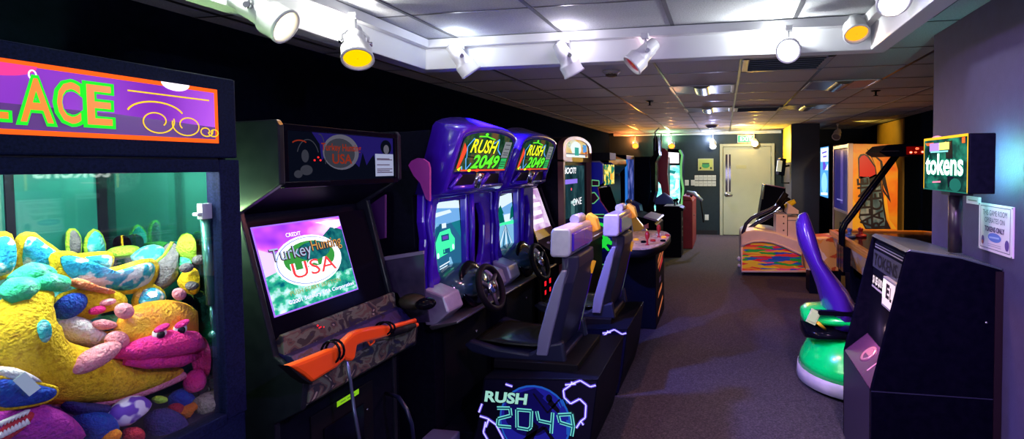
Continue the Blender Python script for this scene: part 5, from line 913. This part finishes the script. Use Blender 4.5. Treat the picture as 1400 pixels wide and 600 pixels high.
for i, (c, r) in enumerate(prow(Ls, Rs)):
    wd = (.02, .07, .12, .16, .18, .2, .22, .23, .24, .24)[i]
    rings.append([c + V((r * math.cos(a), wd * math.sin(a), 0)) for a in [2 * PI * k / 22 for k in range(22)]])
b.loft(rings[::-1]); b.obj('seat_back', t)
b = B(M('lime_display', (.6, .75, .4), .4)); o = pY(1112, 433, 3.74); b.cbox(o, (.07, .012, .1), Euler((0, .45, .2))); b.cbox(o + V((0, -.008, 0)), (.05, .004, .07), Euler((0, .45, .2)), G('pod_display_glow', (.75, .8, .6), .6)); b.tube([o + V((.03, 0, -.04)), o + V((.09, .05, -.1))], .012, 6, YEL); b.obj('display_panel', t)
# ------------------------------------------------------------------ rainbow ride
t = thing('skier_ride', 'white ride console with rainbow brushstroke front and curved black handlebars', 'arcade ride', (.75, 8.3, 0))
YR = 7.6
def up(pts, y=YR): return [(p.x, p.z) for p in (pY(u, v, y) for u, v in pts)]
pkw = noisy('pinkish_white_fibreglass', [(.62, .5, .5), (.7, .58, .56)], (6, 6, 6), .4)
rb = cells('rainbow_brushstrokes', [(.85, .02, .04), (.95, .5, .02), (.02, .1, .6), (.95, .75, .02), (.02, .5, .05), (.9, .1, .25), (.95, .35, .02), (.02, .2, .55), (.85, .05, .04), (.95, .7, .03), (.03, .55, .05)], (4.2, 1, 36), .35, .035)
arch = [(1013, 337), (1020, 333), (1030, 330), (1042, 329.5), (1055, 331), (1070, 336), (1085, 343), (1100, 350), (1112, 357)]
b = B(rb); b.prism(up(arch + [(1112, 370), (1013, 370)]), 'y', YR, YR + .03); b.obj('front_panel', t)
b = B(pkw); A_ = up(arch); [b.tube([V((x, YR, z)) for x, z in A_], .018, 6)]; b.tube([V((x, YR, z)) for x, z in up([(1014, 337), (1014, 371), (1112, 371)])], .018, 6); b.obj('panel_trim', t)
b = B(pkw); b.prism(up([(1013, 322), (1020, 317), (1032, 315), (1045, 316), (1060, 318), (1095, 330), (1112, 345), (1112, 372), (1013, 372)]), 'y', YR + .035, YR + .9); b.obj('body', t, .02)
b = B(BLKM); b.box(.28, 1.25, YR + .08, YR + .85, 0, .06); b.obj('plinth', t)
b = B(pkw); q = up([(1060, 296), (1093, 294), (1095, 335), (1060, 335)]); b.box(q[3][0] + .02, .9, YR + .1, YR + .5, .45, q[0][1] + .02); b.box(.91, q[2][0], YR + .1, YR + .5, .4, q[0][1] - .02); b.prism([(.9, .9), (.92, 1.05), (1.06, .95), (1.06, .9)], 'y', YR + .1, YR + .5); b.box(.9, 1.08, YR + .095, YR + .1, .8, .812, GREY); b.obj('column', t, .012)
b = B(M('dark_bolt', (.05, .04, .05), .4)); [b.ell((.85, YR + .098, z), (.012, .006, .012)) for z in (.55, .66, .76, .86)]; b.obj('bolt', t)
hb = M('navy_gloss_tube', (.015, .012, .06), .2, coat=.5)
b = B(hb); b.tube([pY(u, v, 7.7) for u, v in ((1016, 332), (1016, 318), (1020, 306), (1028, 298), (1040, 292), (1052, 287), (1061, 282), (1066, 275), (1073, 265))], .028, 8); b.obj('handlebar', t)
b = B(hb); b.tube([pY(u, v, 8.1) for u, v in ((1017, 340), (1019, 322), (1025, 312), (1034, 305), (1046, 299), (1058, 293), (1068, 285), (1076, 272))], .03, 8); b.obj('handlebar', t)
b = B(BLKM); b.tube([pY(1064, 280, 7.7), pY(1075, 264, 7.7)], .045, 8); b.obj('grip', t); b = B(BLKM); b.tube([pY(1069, 284, 8.1), pY(1078, 270, 8.1)], .045, 8); b.obj('grip', t)
b = B(CHROME); b.tube([pY(1058, 291, 7.85), pY(1070, 288, 7.85)], .02, 8); b.obj('crossbar', t)
b = B(M('bright_yellow_grip', (.9, .7, .02), .35)); b.tube([pY(u, v, 7.9) for u, v in ((1073, 282), (1079, 279), (1087, 275))], [.03, .045, .035], 8); b.obj('handle', t)
kn = M('pale_blue_knob', (.5, .55, .7), .3)
for vv, rr in ((354, .035), (363, .026)): b = B(kn); b.ell(pY(1010.5, vv, YR + .04), (rr, .03, rr)); b.obj('bumper_knob', t)
# tilted monitor housing behind the ride
t = thing('monitor_housing', 'black tilted monitor housing standing behind the rainbow ride', 'monitor', (.72, 9.2, 0))
b = B(BLK); q = up([(1045, 252), (1074, 257), (1076, 322), (1037, 318), (1036, 306)], 9.0); b.prism(q, 'y', 9.0, 9.5); b.box(.75, 1.0, 9.1, 9.45, 0, .6); b.obj('housing', t, .01)
b = B(M('lit_edge_green', (.4, .5, .35), .4)); b.tube([pY(u, v, 8.99) for u, v in ((1044.5, 254), (1042, 272))], .016, 6); b.obj('edge_line', t)  # pale tube paints the light caught on the housing's left edge
b = B(M('pink_edge', (.5, .2, .3), .4)); b.tube([pY(u, v, 8.99) for u, v in ((1046, 252), (1073, 257))], .01, 6); b.obj('edge_line', t)
# column speaker
t = thing('wall_speaker', 'small white-grilled speaker bracketed to the dark column', 'speaker', (1.2, 10.6, 1.3))
b = B(BLK); b.cbox(pY(1068, 228, 10.6), (.13, .14, .34), Euler((0, .12, .3))); b.obj('cabinet', t, .01)
b = B(M('speaker_grille', (.75, .72, .75), .5)); b.cbox(pY(1065.5, 227, 10.52), (.1, .03, .22), Euler((0, .12, .3))); b.obj('grille', t, .006)
b = B(BLKM); b.tube([pY(1069, 236, 10.6), pY(1069, 250, 10.6), V((1.285, 10.6, 1.25))], .015, 6); b.tube([pY(1071, 228, 10.62), V((1.285, 10.62, 1.6))], .02, 6); b.obj('bracket', t)
# ------------------------------------------------------------------ air hockey table
t = thing('air_hockey_table', 'air hockey table with orange rim, printed sides and black playfield', 'air hockey table', (1.75, 5.2, 0))
AX0, AX1, AY0, AY1, ZT = 1.2, 2.35, 4.2, 6.25, .84
prt = cells('orange_white_print', [(.75, .6, .48), (.85, .35, .03), (.9, .7, .4), (.12, .05, .03), (.8, .45, .1), (.85, .55, .2), (.7, .5, .4), (.6, .1, .02)], (5, 6, 9), .4, .15)
b = B(prt); b.prism([(AX0 + .02, ZT - .04), (AX1 - .02, ZT - .04), (AX1 - .1, .55), (AX0 + .1, .55)], 'y', AY0 + .02, AY1 - .02); b.obj('body', t, .006)
orr = M('orange_rim', (.75, .28, .03), .3, coat=.3)
b = B(orr); c = .16
b.prism([(AX0, AY0 + c), (AX0 + c, AY0), (AX1 - c, AY0), (AX1, AY0 + c), (AX1, AY1 - c), (AX1 - c, AY1), (AX0 + .02, AY1), (AX0, AY1 - .02)], 'z', ZT - .045, ZT - .005); 
b.box(AX0, AX0 + .05, AY0 + c, AY1, ZT - .005, ZT + .02); b.box(AX1 - .05, AX1, AY0 + c, AY1 - c, ZT - .005, ZT + .02); b.box(AX0, AX1 - c, AY1 - .05, AY1, ZT - .005, ZT + .02); b.box(AX0 + c, AX1 - c, AY0, AY0 + .05, ZT - .005, ZT + .02); b.prism([(AX1 - c, AY1), (AX1 - c, AY1 - .05), (AX1 - .05, AY1 - c), (AX1, AY1 - c)], 'z', ZT - .005, ZT + .02); b.obj('rim', t, .004)
b = B(BLKG); b.box(AX0 + .05, AX1 - .05, AY0 + .1, AY1 - .05, ZT - .004, ZT + .002); b.obj('playfield', t)
for x in (AX0 + .25, AX1 - .25):
    for y in (AY0 + .3, AY1 - .3): b = B(BLK); b.prism([(x - .1, 0), (x + .1, 0), (x + .12, .56), (x - .12, .56)], 'y', y - .12, y + .12); b.obj('leg', t, .008)
b = B(BLKG)
for dy in (-.05, .05):
    b.tube([V((1.17, 5.45 + dy, .5)), V((1.17, 5.45 + dy, .95)), V((1.2, 5.45 + dy, 1.02)), V((1.26, 5.45 + dy, 1.1)), V((1.44, 5.45 + dy, 1.37)), V((1.7, 5.45 + dy, 1.74))], .022, 8)
b.box(1.15, 1.22, 5.3, 5.6, .55, .8); b.obj('score_arm', t)
b = B(M('gold_reflection_tube', (.4, .25, .08), .2, .8)); b.tube([V((1.175, 5.45, .8)), V((1.175, 5.45, .98)), V((1.25, 5.45, 1.1)), V((1.44, 5.45, 1.38)), V((1.68, 5.45, 1.72))], .01, 6); b.obj('arm_reflection', t)  # thin gold tube stands in for a reflection along the arm
sbp = yz([(1202, 208), (1213, 198), (1240, 196.5), (1263, 198), (1263, 213), (1213, 214)], 5.2); b = B(BLK); b.prism(sbp, 'y', 5.2, 5.7); q = yz([(1204, 208), (1230, 206)], 5.2); b.box(q[0][0], q[1][0], 5.193, 5.2, q[1][1] - .006, q[1][1], STEEL); b.obj('scoreboard', t, .004)
xs0, zs0 = yz([(1239, 212)], 5.199)[0]
b = draw(B(), Fr((xs0, 5.199, zs0), (1, 0, 0), (0, 0, 1)), [('rect', G('score_dim_red', (.12, .0, .0), 1), 1, (0, .005, .16, .08))] + [('ell', G('score_red_led', (1, .12, .05), 2.2), 2, p) for p in ((.04, .025, .014, .012), (.08, .025, .012, .008), (.14, .028, .014, .012), (.09, .06, .012, .012), (.1, .06, .01, .01))] + [('ell', G('score_pink_led', (1, .5, .4), 2.5), 3, p) for p in ((.04, .025, .007, .006), (.14, .028, .007, .006))]); b.obj('score_display', t)
for m, x, y, lb in ((RED, 1.42, 5.75, 'red air hockey mallet lying on the black playfield'), (M('slate_blue_plastic', (.1, .16, .28), .3), 1.3, 5.7, 'slate blue air hockey mallet lying on the black playfield')):
    t = thing('air_hockey_mallet', lb, 'mallet', (x, y, ZT + .004)); b = B(m); b.lathe([(.06, .002), (.062, .02), (.045, .03), (.03, .032)], 18, None, Matrix.Translation((x, y, ZT + .003))); b.obj('base', t); b = B(m); b.lathe([(.03, .03), (.02, .045), (.02, .07), (.03, .085), (.02, .1), (.003, .105)], 14, None, Matrix.Translation((x, y, ZT))); b.obj('knob', t)
# bench of stacked crates seen between pod and table
t = thing('printed_ledge', 'low orange and cream printed step beside the air hockey table', 'step', (1.28, 6.75, 0)); b = B(prt); b.prism([(1.0, .3), (1.0, .62), (1.1, .7), (1.35, .72), (1.45, .3)], 'y', 6.6, 7.0); b.obj('body', t, .01); b = B(BLK); b.box(1.05, 1.42, 6.65, 6.95, 0, .3); b.obj('foot', t)
# ------------------------------------------------------------------ orange racer cabinet
t = thing('arcade_cabinet', 'tall orange cabinet with slate lettering running up its side', 'arcade cabinet', (2.15, 8.5, 0))
OY, OX0, OX1 = 8.0, 1.815, 2.48
q = [(OX0, 0), (OX1, 0), (OX1, 1.53), (OX1 - .1, 1.9), (OX0, 1.915)]
b = B(BLK); b.prism([(OX0 + .04, 0), (OX1, 0), (OX1, 1.5), (OX1 - .1, 1.88), (OX0 + .04, 1.89)], 'y', OY + .03, OY + 1.02); b.obj('cabinet', t)
orm = noisy('orange_flame_print', [(.8, .16, .01), (.85, .3, .015), (.8, .42, .03)], (4, 4, 3), .4, 3, dist=1)
for y in (OY, OY + 1.02): b = B(orm); b.prism(q, 'y', y, y + .03); b.obj('side_panel', t, .004)
wt = M('pinkish_trim', (.6, .4, .36), .4); b = B(wt); b.box(OX0 - .02, OX0 + .05, OY - .005, OY + .035, 0, 1.92); b.box(OX0 - .02, OX0 + .05, OY + 1.01, OY + 1.055, 0, 1.92); b.box(OX0 - .02, OX0 + .05, OY + .03, OY + 1.02, 1.86, 1.915); b.box(OX0 - .01, OX0 + .05, OY + .03, OY + 1.02, .86, .9); b.obj('front_frame', t, .004)
f = Fr((OX0 - .004, OY + 1.01, .9), (0, -1, 0), (0, 0, 1)); b = draw(B(), f, [('rect', M('violet_dark_screen', (.008, .008, .06), .15, emit=(.015, .012, .14), es=.8), 0, (0, 0, .98, .95)), ('rect', M('screen_streak', (.04, .03, .16), .2, emit=(.06, .04, .3), es=.8), 1, (.45, .1, .62, .93)), ('rect', G('screen_pale_line', (.3, .28, .7), .8), 2, (.2, .14, .6, .16))]); b.obj('screen', t)
b = B(M('amber_brown_panel', (.25, .13, .03), .4)); b.box(OX0, OX0 + .01, OY + .04, OY + 1.01, .1, .86); b.box(OX0 - .006, OX0, OY + .4, OY + .6, .3, .7, BLKM); b.obj('lower_panel', t)
f = Fr((OX0, OY - .001, 0), (1, 0, 0), (0, 0, 1))
def o8(pts): return [(p.x - OX0, p.z) for p in (pY(u, v, OY - .001) for u, v in pts)]
rd_ = M('print_red', (.6, .015, .015), .4); bkp = M('print_black', (.015, .01, .015), .4); sl = noisy('print_slate_blue', [(.02, .05, .08), (.08, .16, .22), (.3, .36, .4)], (8, 8, 4), .4, 2); ye = M('print_yellow', (.9, .5, .03), .4)
b = draw(B(), f, [('poly', ye, 1, o8([(1162, 265), (1171, 280), (1176, 300), (1183, 313), (1162, 313)])), ('poly', ye, 1, o8([(1211, 260), (1216, 300), (1226, 313), (1219, 313), (1207, 280)])), ('poly', bkp, 2, o8([(1174, 244), (1173, 216), (1176, 211), (1181, 210), (1187, 212), (1197, 227), (1199, 240), (1190, 244)])), ('poly', rd_, 3, o8([(1175, 241), (1175, 217), (1178, 213), (1182, 212), (1186, 215), (1196, 229), (1197, 238), (1189, 242)])),
      ('poly', bkp, 3, o8([(1185, 203), (1206, 220), (1213, 255), (1218, 277), (1207, 262), (1211, 300), (1207, 270), (1203, 222), (1190, 209), (1197, 227)])), ('poly', orm, 4, o8([(1190, 209), (1203, 221), (1206, 250), (1209, 257), (1214, 268), (1208, 259), (1202, 225)])), ('poly', bkp, 2, o8([(1176, 240), (1190, 236), (1204, 240), (1206, 262), (1212, 300), (1218, 313), (1183, 313), (1174, 297), (1176, 286)])),
      ('poly', sl, 3, o8([(1178, 244), (1188, 241), (1191, 312), (1185, 312), (1176, 298)])), ('poly', sl, 3, o8([(1193, 248), (1203, 250), (1207, 285), (1210, 300), (1209, 312), (1194, 312)]))] + [('ell', ye, 3, (*o8([(1166 + 4 * i, 306 + (i % 3) * 2)])[0], .012, .016)) for i in range(4)]); b.obj('side_art', t)
dl_ = M('print_pale_letter', (.55, .6, .6), .4)
def vtext(s, p0, p1, wdt):        # lettering that runs up the panel
    a, c = o8([p0])[0], o8([p1])[0]; o = f.p(a[0], a[1]); e = f.p(c[0], c[1]); text(t, s, Fr(o, e - o, f.n.cross((e - o).normalized())), 0, 0, (e - o).length, wdt, bkp, 6, .02); 
vtext('ALPINE', (1192, 310), (1187, 243), .16); vtext('RACER', (1210, 311), (1203, 250), .17)
b = B(M('brown_base_print', (.4, .2, .1), .4)); b.box(2.0, 2.02, OY - .012, OY - .004, .62, .63); b.obj('badge', t)
# ------------------------------------------------------------------ blue lit machine beyond the column
t = thing('arcade_cabinet', 'cabinet with tall icy blue screen seen just right of the column', 'arcade cabinet', (2.35, 11.0, 0))
b = B(BLK); b.prism([(2.02, 0), (2.6, 0), (2.6, 1.8), (2.02, 2.0)], 'y', 10.55, 11.5); b.obj('cabinet', t, .01)
b = B(noisy('lilac_top_panel', [(.2, .2, .32), (.26, .25, .38)], (7, 7, 7), .4)); b.box(2.1, 2.4, 10.52, 10.56, 1.62, 2.0); b.obj('top_panel', t, .005)
f = Fr((2.015, 11.45, .95), (0, -1, 0), (0, 0, 1)); b = draw(B(), f, [('rect', G('screen_ice_blue', (.1, .4, .9), 1.2), 1, (0, 0, .85, 1.02)), ('rect', G('screen_ice_white', (.8, .95, 1), 1.5), 2, (.05, .72, .85, 1.0)), ('poly', G('screen_ice_violet', (.15, .08, .7), 1.2), 3, [(.3, .55), (.8, .55), (.5, .72), (.3, .72)]), ('poly', _mats['screen_ice_white'], 3, [(.5, .55), (.83, .55), (.83, .68)]), ('ell', G('screen_ice_light', (.3, .7, 1), 1.3), 2, (.45, .28, .3, .22)), ('line', _mats['screen_ice_white'], 3, [(.1, .05), (.8, .08)], .05), ('line', _mats['screen_ice_violet'], 3, [(.2, .9), (.7, .92)], .03), ('line', _mats['screen_ice_violet'], 3, [(.3, .82), (.7, .83)], .03)]); b.obj('screen', t)
# ================================================================== CEILING FITTINGS
def troffer(x0, y0, lb):
    x1, y1 = x0 + .645, y0 + .58
    t = thing('ceiling_light', lb, 'ceiling light', ((x0 + x1) / 2, (y0 + y1) / 2, CEIL - .05), 'unlit recessed ceiling lights')
    b = B(WHT); w = .03; z0, z1 = CEIL - .008, CEIL - .0005
    b.box(x0, x1, y0, y0 + w, z0, z1); b.box(x0, x1, y1 - w, y1, z0, z1); b.box(x0, x0 + w, y0, y1, z0, z1); b.box(x1 - w, x1, y0, y1, z0, z1); b.obj('frame', t, .002)
    bm_ = M('troffer_blue_white', (.3, .36, .62), .3)
    b = B(bm_); xm = (x0 + x1) / 2
    for s in (-1, 1):
        b.add([(xm + s * .29, y0 + w, z1), (xm + s * .29, y1 - w, z1), (xm + s * .08, y1 - w, z0 - .004), (xm + s * .08, y0 + w, z0 - .004)], [(0, 1, 2, 3) if s < 0 else (3, 2, 1, 0)])
    b.obj('reflector', t)
    b = B(M('troffer_basket', (.35, .38, .4), .25, .5)); b.loft([[V((xm + r * math.cos(a), y, CEIL - .004 - .03 * math.sin(a))) for a in [PI * i / 8 for i in range(9)]] for y, r in ((y0 + w, .08), (y1 - w, .08))], None, True, False, False); b.obj('basket', t)
    return t
troffer(-.545, 5.1, 'unlit square ceiling light nearest the left-hand smoke detector')
troffer(.80, 5.1, 'unlit square ceiling light nearest the violet wall')
troffer(-.545, 7.06, 'unlit square ceiling light further down the aisle on the left row')
troffer(.80, 7.06, 'unlit square ceiling light further down the aisle on the right row')
def vent(x0, y0, y1, lb):
    x1 = x0 + .64
    t = thing('ceiling_vent', lb, 'air vent', ((x0 + x1) / 2, (y0 + y1) / 2, CEIL - .03), 'ceiling air vents')
    b = B(M('vent_frame', (.3, .32, .36), .4)); w = .05; z0, z1 = CEIL - .015, CEIL - .0005
    b.box(x0, x1, y0, y0 + w, z0, z1); b.box(x0, x1, y1 - w, y1, z0, z1); b.box(x0, x0 + w, y0, y1, z0, z1); b.box(x1 - w, x1, y0, y1, z0, z1); b.obj('frame', t, .003)
    b = B(M('vent_dark', (.02, .022, .03), .6)); b.box(x0 + w, x1 - w, y0 + w, y1 - w, CEIL - .003, CEIL - .001); b.obj('opening', t)
    n = 6
    for i in range(n):
        b = B(M('vent_slat', (.16, .18, .24), .4)); y = y0 + w + (i + .5) * (y1 - y0 - 2 * w) / n; b.cbox(((x0 + x1) / 2, y, CEIL - .012), (x1 - x0 - 2 * w, .03, .004), Euler((.6, 0, 0))); b.obj('slat', t)
vent(.14, 3.86, 4.42, 'square slatted air vent just behind the white light valance'); vent(.14, 7.1, 7.68, 'square air vent in the ceiling ahead of the exit sign')
t = thing('smoke_detector', 'round cream smoke detector behind the white valance', 'smoke detector', (-.92, 4.18, CEIL - .05))
b = B(M('cream_plastic', (.5, .42, .34), .5)); b.lathe([(.075, 0), (.075, -.012), (.06, -.02), (.058, -.028), (.04, -.03)], 24, None, Matrix.Translation((-.92, 4.18, CEIL))); b.obj('body', t)
b = B(M('brown_grille', (.12, .07, .05), .5))
for i in range(10): a = 2 * PI * i / 10; b.cbox((-.92 + .045 * math.cos(a), 4.18 + .045 * math.sin(a), CEIL - .035), (.008, .008, .018), Euler((0, 0, a)))
b.lathe([(.038, -.028), (.038, -.048), (.01, -.05)], 16, None, Matrix.Translation((-.92, 4.18, CEIL))); b.obj('sensor', t)
for x, y, lb in ((-.89, 6.2, 'ceiling sprinkler beyond the smoke detector'), (1.6, 5.9, 'ceiling sprinkler near the alcove over the air hockey table')):
    t = thing('sprinkler', lb, 'sprinkler', (x, y, CEIL - .05)); b = B(BLKM); b.lathe([(.05, -.002), (.045, -.008), (.012, -.01), (.01, -.05)], 14, None, Matrix.Translation((x, y, CEIL))); b.obj('stem', t); b = B(BLKM); b.lathe([(.004, -.05), (.025, -.052), (.025, -.055), (.004, -.057)], 14, None, Matrix.Translation((x, y, CEIL))); b.obj('deflector', t)
t = thing('ceiling_speaker', 'small dark dome on the ceiling above the far blue-white lamp', 'ceiling fitting', (-.24, 10.2, CEIL - .06)); b = B(M('violet_dome', (.1, .08, .3), .2)); b.lathe([(.12, -.0), (.12, -.012), (.08, -.05), (.01, -.06)], 18, None, Matrix.Translation((-.24, 10.2, CEIL))); b.obj('body', t); b = B(WHT); b.lathe([(.135, 0), (.135, -.008), (.12, -.01)], 18, None, Matrix.Translation((-.24, 10.2, CEIL))); b.obj('ring', t)
# ================================================================== TRACK LAMPS
LG = 'white track lamps'
def lamp(pv, d, lens, label, s=1., top=2.35, col=None, w=0., size=70, group=LG, leak=None):
    pv = V(pv); d = V(d).normalized()
    t = thing('track_lamp', label, 'track lamp', (pv.x, pv.y, top), group)
    b = B(WHT); b.box(pv.x - .02, pv.x + .02, pv.y - .02, pv.y + .02, top - .03, top); b.obj('track_adapter', t, .002)
    side = d.cross(V((0, 0, 1))).normalized()
    b = B(WHT); y0 = pv + V((0, 0, .055 * s)); b.tube([V((pv.x, pv.y, top - .03)), y0], .008, 8)
    b.tube([pv + side * .056 * s, pv + side * .056 * s + V((0, 0, .03 * s)), y0 + side * .03 * s, y0, y0 - side * .03 * s, pv - side * .056 * s + V((0, 0, .03 * s)), pv - side * .056 * s], .0065 * s, 6); b.obj('yoke', t)
    q = d.to_track_quat('Z', 'Y').to_matrix().to_4x4(); mt = Matrix.Translation(pv) @ q @ Matrix.Scale(s, 4)
    b = B(WHT); b.lathe([(.03, -.095), (.038, -.09), (.042, -.05), (.047, -.045), (.048, .0), (.05, .03), (.064, .045), (.067, .05), (.067, .105), (.071, .108), (.071, .118), (.062, .118), (.06, .1)], 26, None, mt, False)
    b.lathe([(.003, -.096), (.03, -.095)], 26, None, mt, False); b.lathe([(.022, -.1), (.022, -.094)], 14, GREY, mt); b.obj('housing', t)
    for sg in (1, -1): b = B(CHROME); b.tube([pv + side * sg * .05 * s, pv + side * sg * .072 * s], .012 * s, 10); b.obj('pivot_knob', t)
    b = B(lens); b.lathe([(.061, .1), (.05, .106), (.03, .11), (.002, .112)], 26, None, mt, False); b.obj('lens', t)
    if w: spot(pv + d * .125 * s, d, col, w * 3.5, size)
    if leak: point(pv - d * .04 * s + V((0, 0, .075)) + side * .085 * s, leak[0], leak[1] * 3, .02)
    return t
def gel(name, c1, c2, s):      # a coloured gel, hotter in its middle
    m = M(name, c1, .3); n, l, b = nodes_of(m)
    lw = n.new('ShaderNodeLayerWeight'); lw.inputs[0].default_value = .35; cr = n.new('ShaderNodeValToRGB')
    cr.color_ramp.elements[0].color = (*c1, 1); cr.color_ramp.elements[1].color = (*c2, 1); cr.color_ramp.elements[0].position = .15; cr.color_ramp.elements[1].position = .7
    l.new(lw.outputs['Facing'], cr.inputs[0]); l.new(cr.outputs[0], b.inputs['Emission Color']); b.inputs['Emission Strength'].default_value = s
    return m
gW = G('lens_warm_white', (1, .85, .5), 5); gO = G('lens_orange', (1, .36, .01), 1.6); gOG = G('lens_amber_green', (.85, .5, .0), 1.5); gB = G('lens_blue_white', (.75, .85, 1), 7); gOff = M('lens_dark_red', (.25, .01, .02), .15, emit=(.4, .01, .03), es=.4); gBl = G('lens_blue', (.15, .3, 1), 3); gRO = G('lens_red_orange', (1, .22, .02), 4)
lamp(pX(352, 14, -1.74), (.78, .25, -.5), gW, 'large track lamp at the upper left with warm white lens', 1.0, col=(1, .8, .5), w=8, size=80, leak=((.9, 1, .85), 1.5))
lamp(pX(486, 58, -1.74), (.42, -.42, -.8), gOG, 'track lamp with amber lens on the left rail', 1.0, col=(1, .35, .05), w=10, size=85, leak=((1, .98, .9), 4.))
lamp(pY(629, 79, 2.86), (.45, .35, -.75), gBl, 'leftmost of the white track lamps on the far rail, turned away', .93, col=(.15, .2, 1), w=55, size=95, leak=((.75, .85, 1), 0.6))
lamp(pY(773, 78, 2.86), (.35, .3, -.75), gBl, 'white track lamp in the middle of the far rail, pointing right', .93, col=(1, .42, .3), w=11, size=95, leak=((.9, .85, 1), 0.6))
lamp(pY(882, 72, 2.86), (-.62, -.25, -.65), gOff, 'pinkish track lamp with dark red lens pointing left', .93, col=(1, .2, .25), w=7, size=80, leak=((1, .6, .75), 1.0))
lamp(pY(1078, 66, 2.86), (-.12, -.9, -.32), gB, 'glowing blue-white track lamp at the right end of the far rail', .9, col=(.55, .65, 1), w=12, size=100, leak=((.95, 1, 1), 6.))
lamp(pX(1167, 28, .68), (.02, -.55, -.8), gO, 'track lamp with orange lens on the right rail', .93, col=(1, .4, .05), w=10, size=90, leak=((.8, 1, 1), 1.2))
lamp(pX(1216, -18, .68), (-.02, -.6, -.75), gB, 'blue-white lit track lamp cut by the top edge at right', .95, col=(.6, .7, 1), w=10, size=100, leak=((.8, .95, 1), 1.5))
# lamps by the far wall
def mini(x, z, lens, label, col, w, d=(0, -.6, -.6), size=120, leak=None): return lamp((x, 11.86, z), d, lens, label, 1.15, 2.345, col, w, size, 'far wall lamps', leak)
mini(-2.05, 2.13, gRO, 'orange glowing lamp near the far left corner', (1, .4, .05), 9, (.15, -.8, -.4), 140, ((1, .25, .05), 7))
mini(-1.2, 2.13, gRO, 'orange lamp above the red-sided cabinet', (1, .3, .08), 7, (.1, -.7, -.5), 140, ((.6, 1, .5), 7))
mini(-.25, 2.12, gB, 'blue-white lamp left of the exit sign', (.45, .5, 1), 30, (0, -.7, -.6), 140, ((.7, .75, 1), 4))
mini(.66, 2.14, G('lens_blazing_amber', (1, .75, .12), 40), 'blazing amber lamp hanging in front of the exit sign', (1, .55, .06), 22, (.1, -.8, -.35), 165, ((1, .6, .1), 4))
lamp((2.1, 10.2, 2.2), (-.3, -.6, -.5), GREY, 'grey track lamp hanging beyond the dark column', 1.1, 2.38, (1, .6, .2), 0, 90, 'far wall lamps')
b = B(WHT); b.box(-2.4, .9, 11.83, 11.89, 2.34, 2.37); struct(b, 'trim_5', bevel=.003)
spot((2.1, 5.6, 2.33), (.05, 2.4, -1.2), (1, .75, .4), 90, 44)  # added spot without a fixture, brightens the orange cabinet side
spot((.3, 10.0, 2.33), (.1, 1, -.5), (.95, 1, .75), 60, 100)  # another added spot, no fixture here, to lift the cream door
spot((.68, 2.2, 2.25), (.22, 1.65, -1.9), (1, .8, .65), 42, 60)  # added fill spot on the green pod base, not a modelled lamp
spot((-1.7, 1.3, 2.25), (1, .45, -.36), (.72, .42, 1), 75, 45)  # added violet spot for the poster wall, not a modelled lamp
# remaining lamps of the same rails, behind the photographer, and the glow they add
spot((-1.7, .2, 2.2), (.25, .5, -1), (.5, .3, 1), 20, 110)
spot((.65, .6, 2.25), (-.35, .55, -.7), (.6, .28, 1), 55, 110)
spot((.7, 1.4, 2.25), (.3, .7, -.8), (.6, .3, 1), 40, 100)
# lamp in the alcove lighting the gold panel, lamp on the column face
spot((2.2, 10.0, 2.3), (1, .1, -.25), (1, .7, .1), 14, 90)
spot((.7, 10.6, 2.32), (1, .05, -.55), (1, .9, .3), 25, 70)
spot((2.2, 6.0, 2.33), (-.1, .35, -.9), (1, .5, .15), 50, 120)  # from here down: added ceiling spots with no fixtures, colouring floor and aisle
spot((.2, 6.6, 2.33), (.15, .1, -1), (1, .42, .12), 36, 90)
spot((-.1, 5.0, 2.33), (.05, .25, -1), (.5, .15, 1), 26, 60)
spot((-.9, 5.1, 2.33), (.0, .05, -1), (1, .7, .4), 14, 60)
spot((.35, 9.6, 2.33), (0, .2, -1), (.7, .9, .65), 55, 120)
spot((.2, 3.2, 2.2), (.25, .25, -1), (.6, .35, .9), 12, 85)
def area(loc, d, col, w, sx, sy):
    li = bpy.data.lights.new('lamp_or_fill', 'AREA'); li.color = col; li.energy = w; li.shape = 'RECTANGLE'; li.size = sx; li.size_y = sy
    o = bpy.data.objects.new('lamp_or_fill', li); COL.objects.link(o); o.location = loc; o.rotation_euler = V(d).to_track_quat('-Z', 'Y').to_euler()
area((-.2, -1.6, 1.2), (0, .6, .8), (.75, .8, 1), 44, 2., .8)  # added unseen fill behind the camera, washes the ceiling
w_ = bpy.data.worlds.new('world'); scene.world = w_; w_.use_nodes = True; w_.node_tree.nodes['Background'].inputs[0].default_value = (.42, .48, .8, 1); w_.node_tree.nodes['Background'].inputs[1].default_value = .12
vs = scene.view_settings; vs.view_transform = 'Standard'; vs.look = 'None'; vs.exposure = 0; vs.gamma = 1; vs.use_curve_mapping = False
scene.cycles.max_bounces = 8; scene.cycles.transparent_max_bounces = 12; scene.cycles.caustics_reflective = False; scene.cycles.caustics_refractive = False
scene.cycles.use_denoising = True; scene.cycles.sample_clamp_indirect = 4
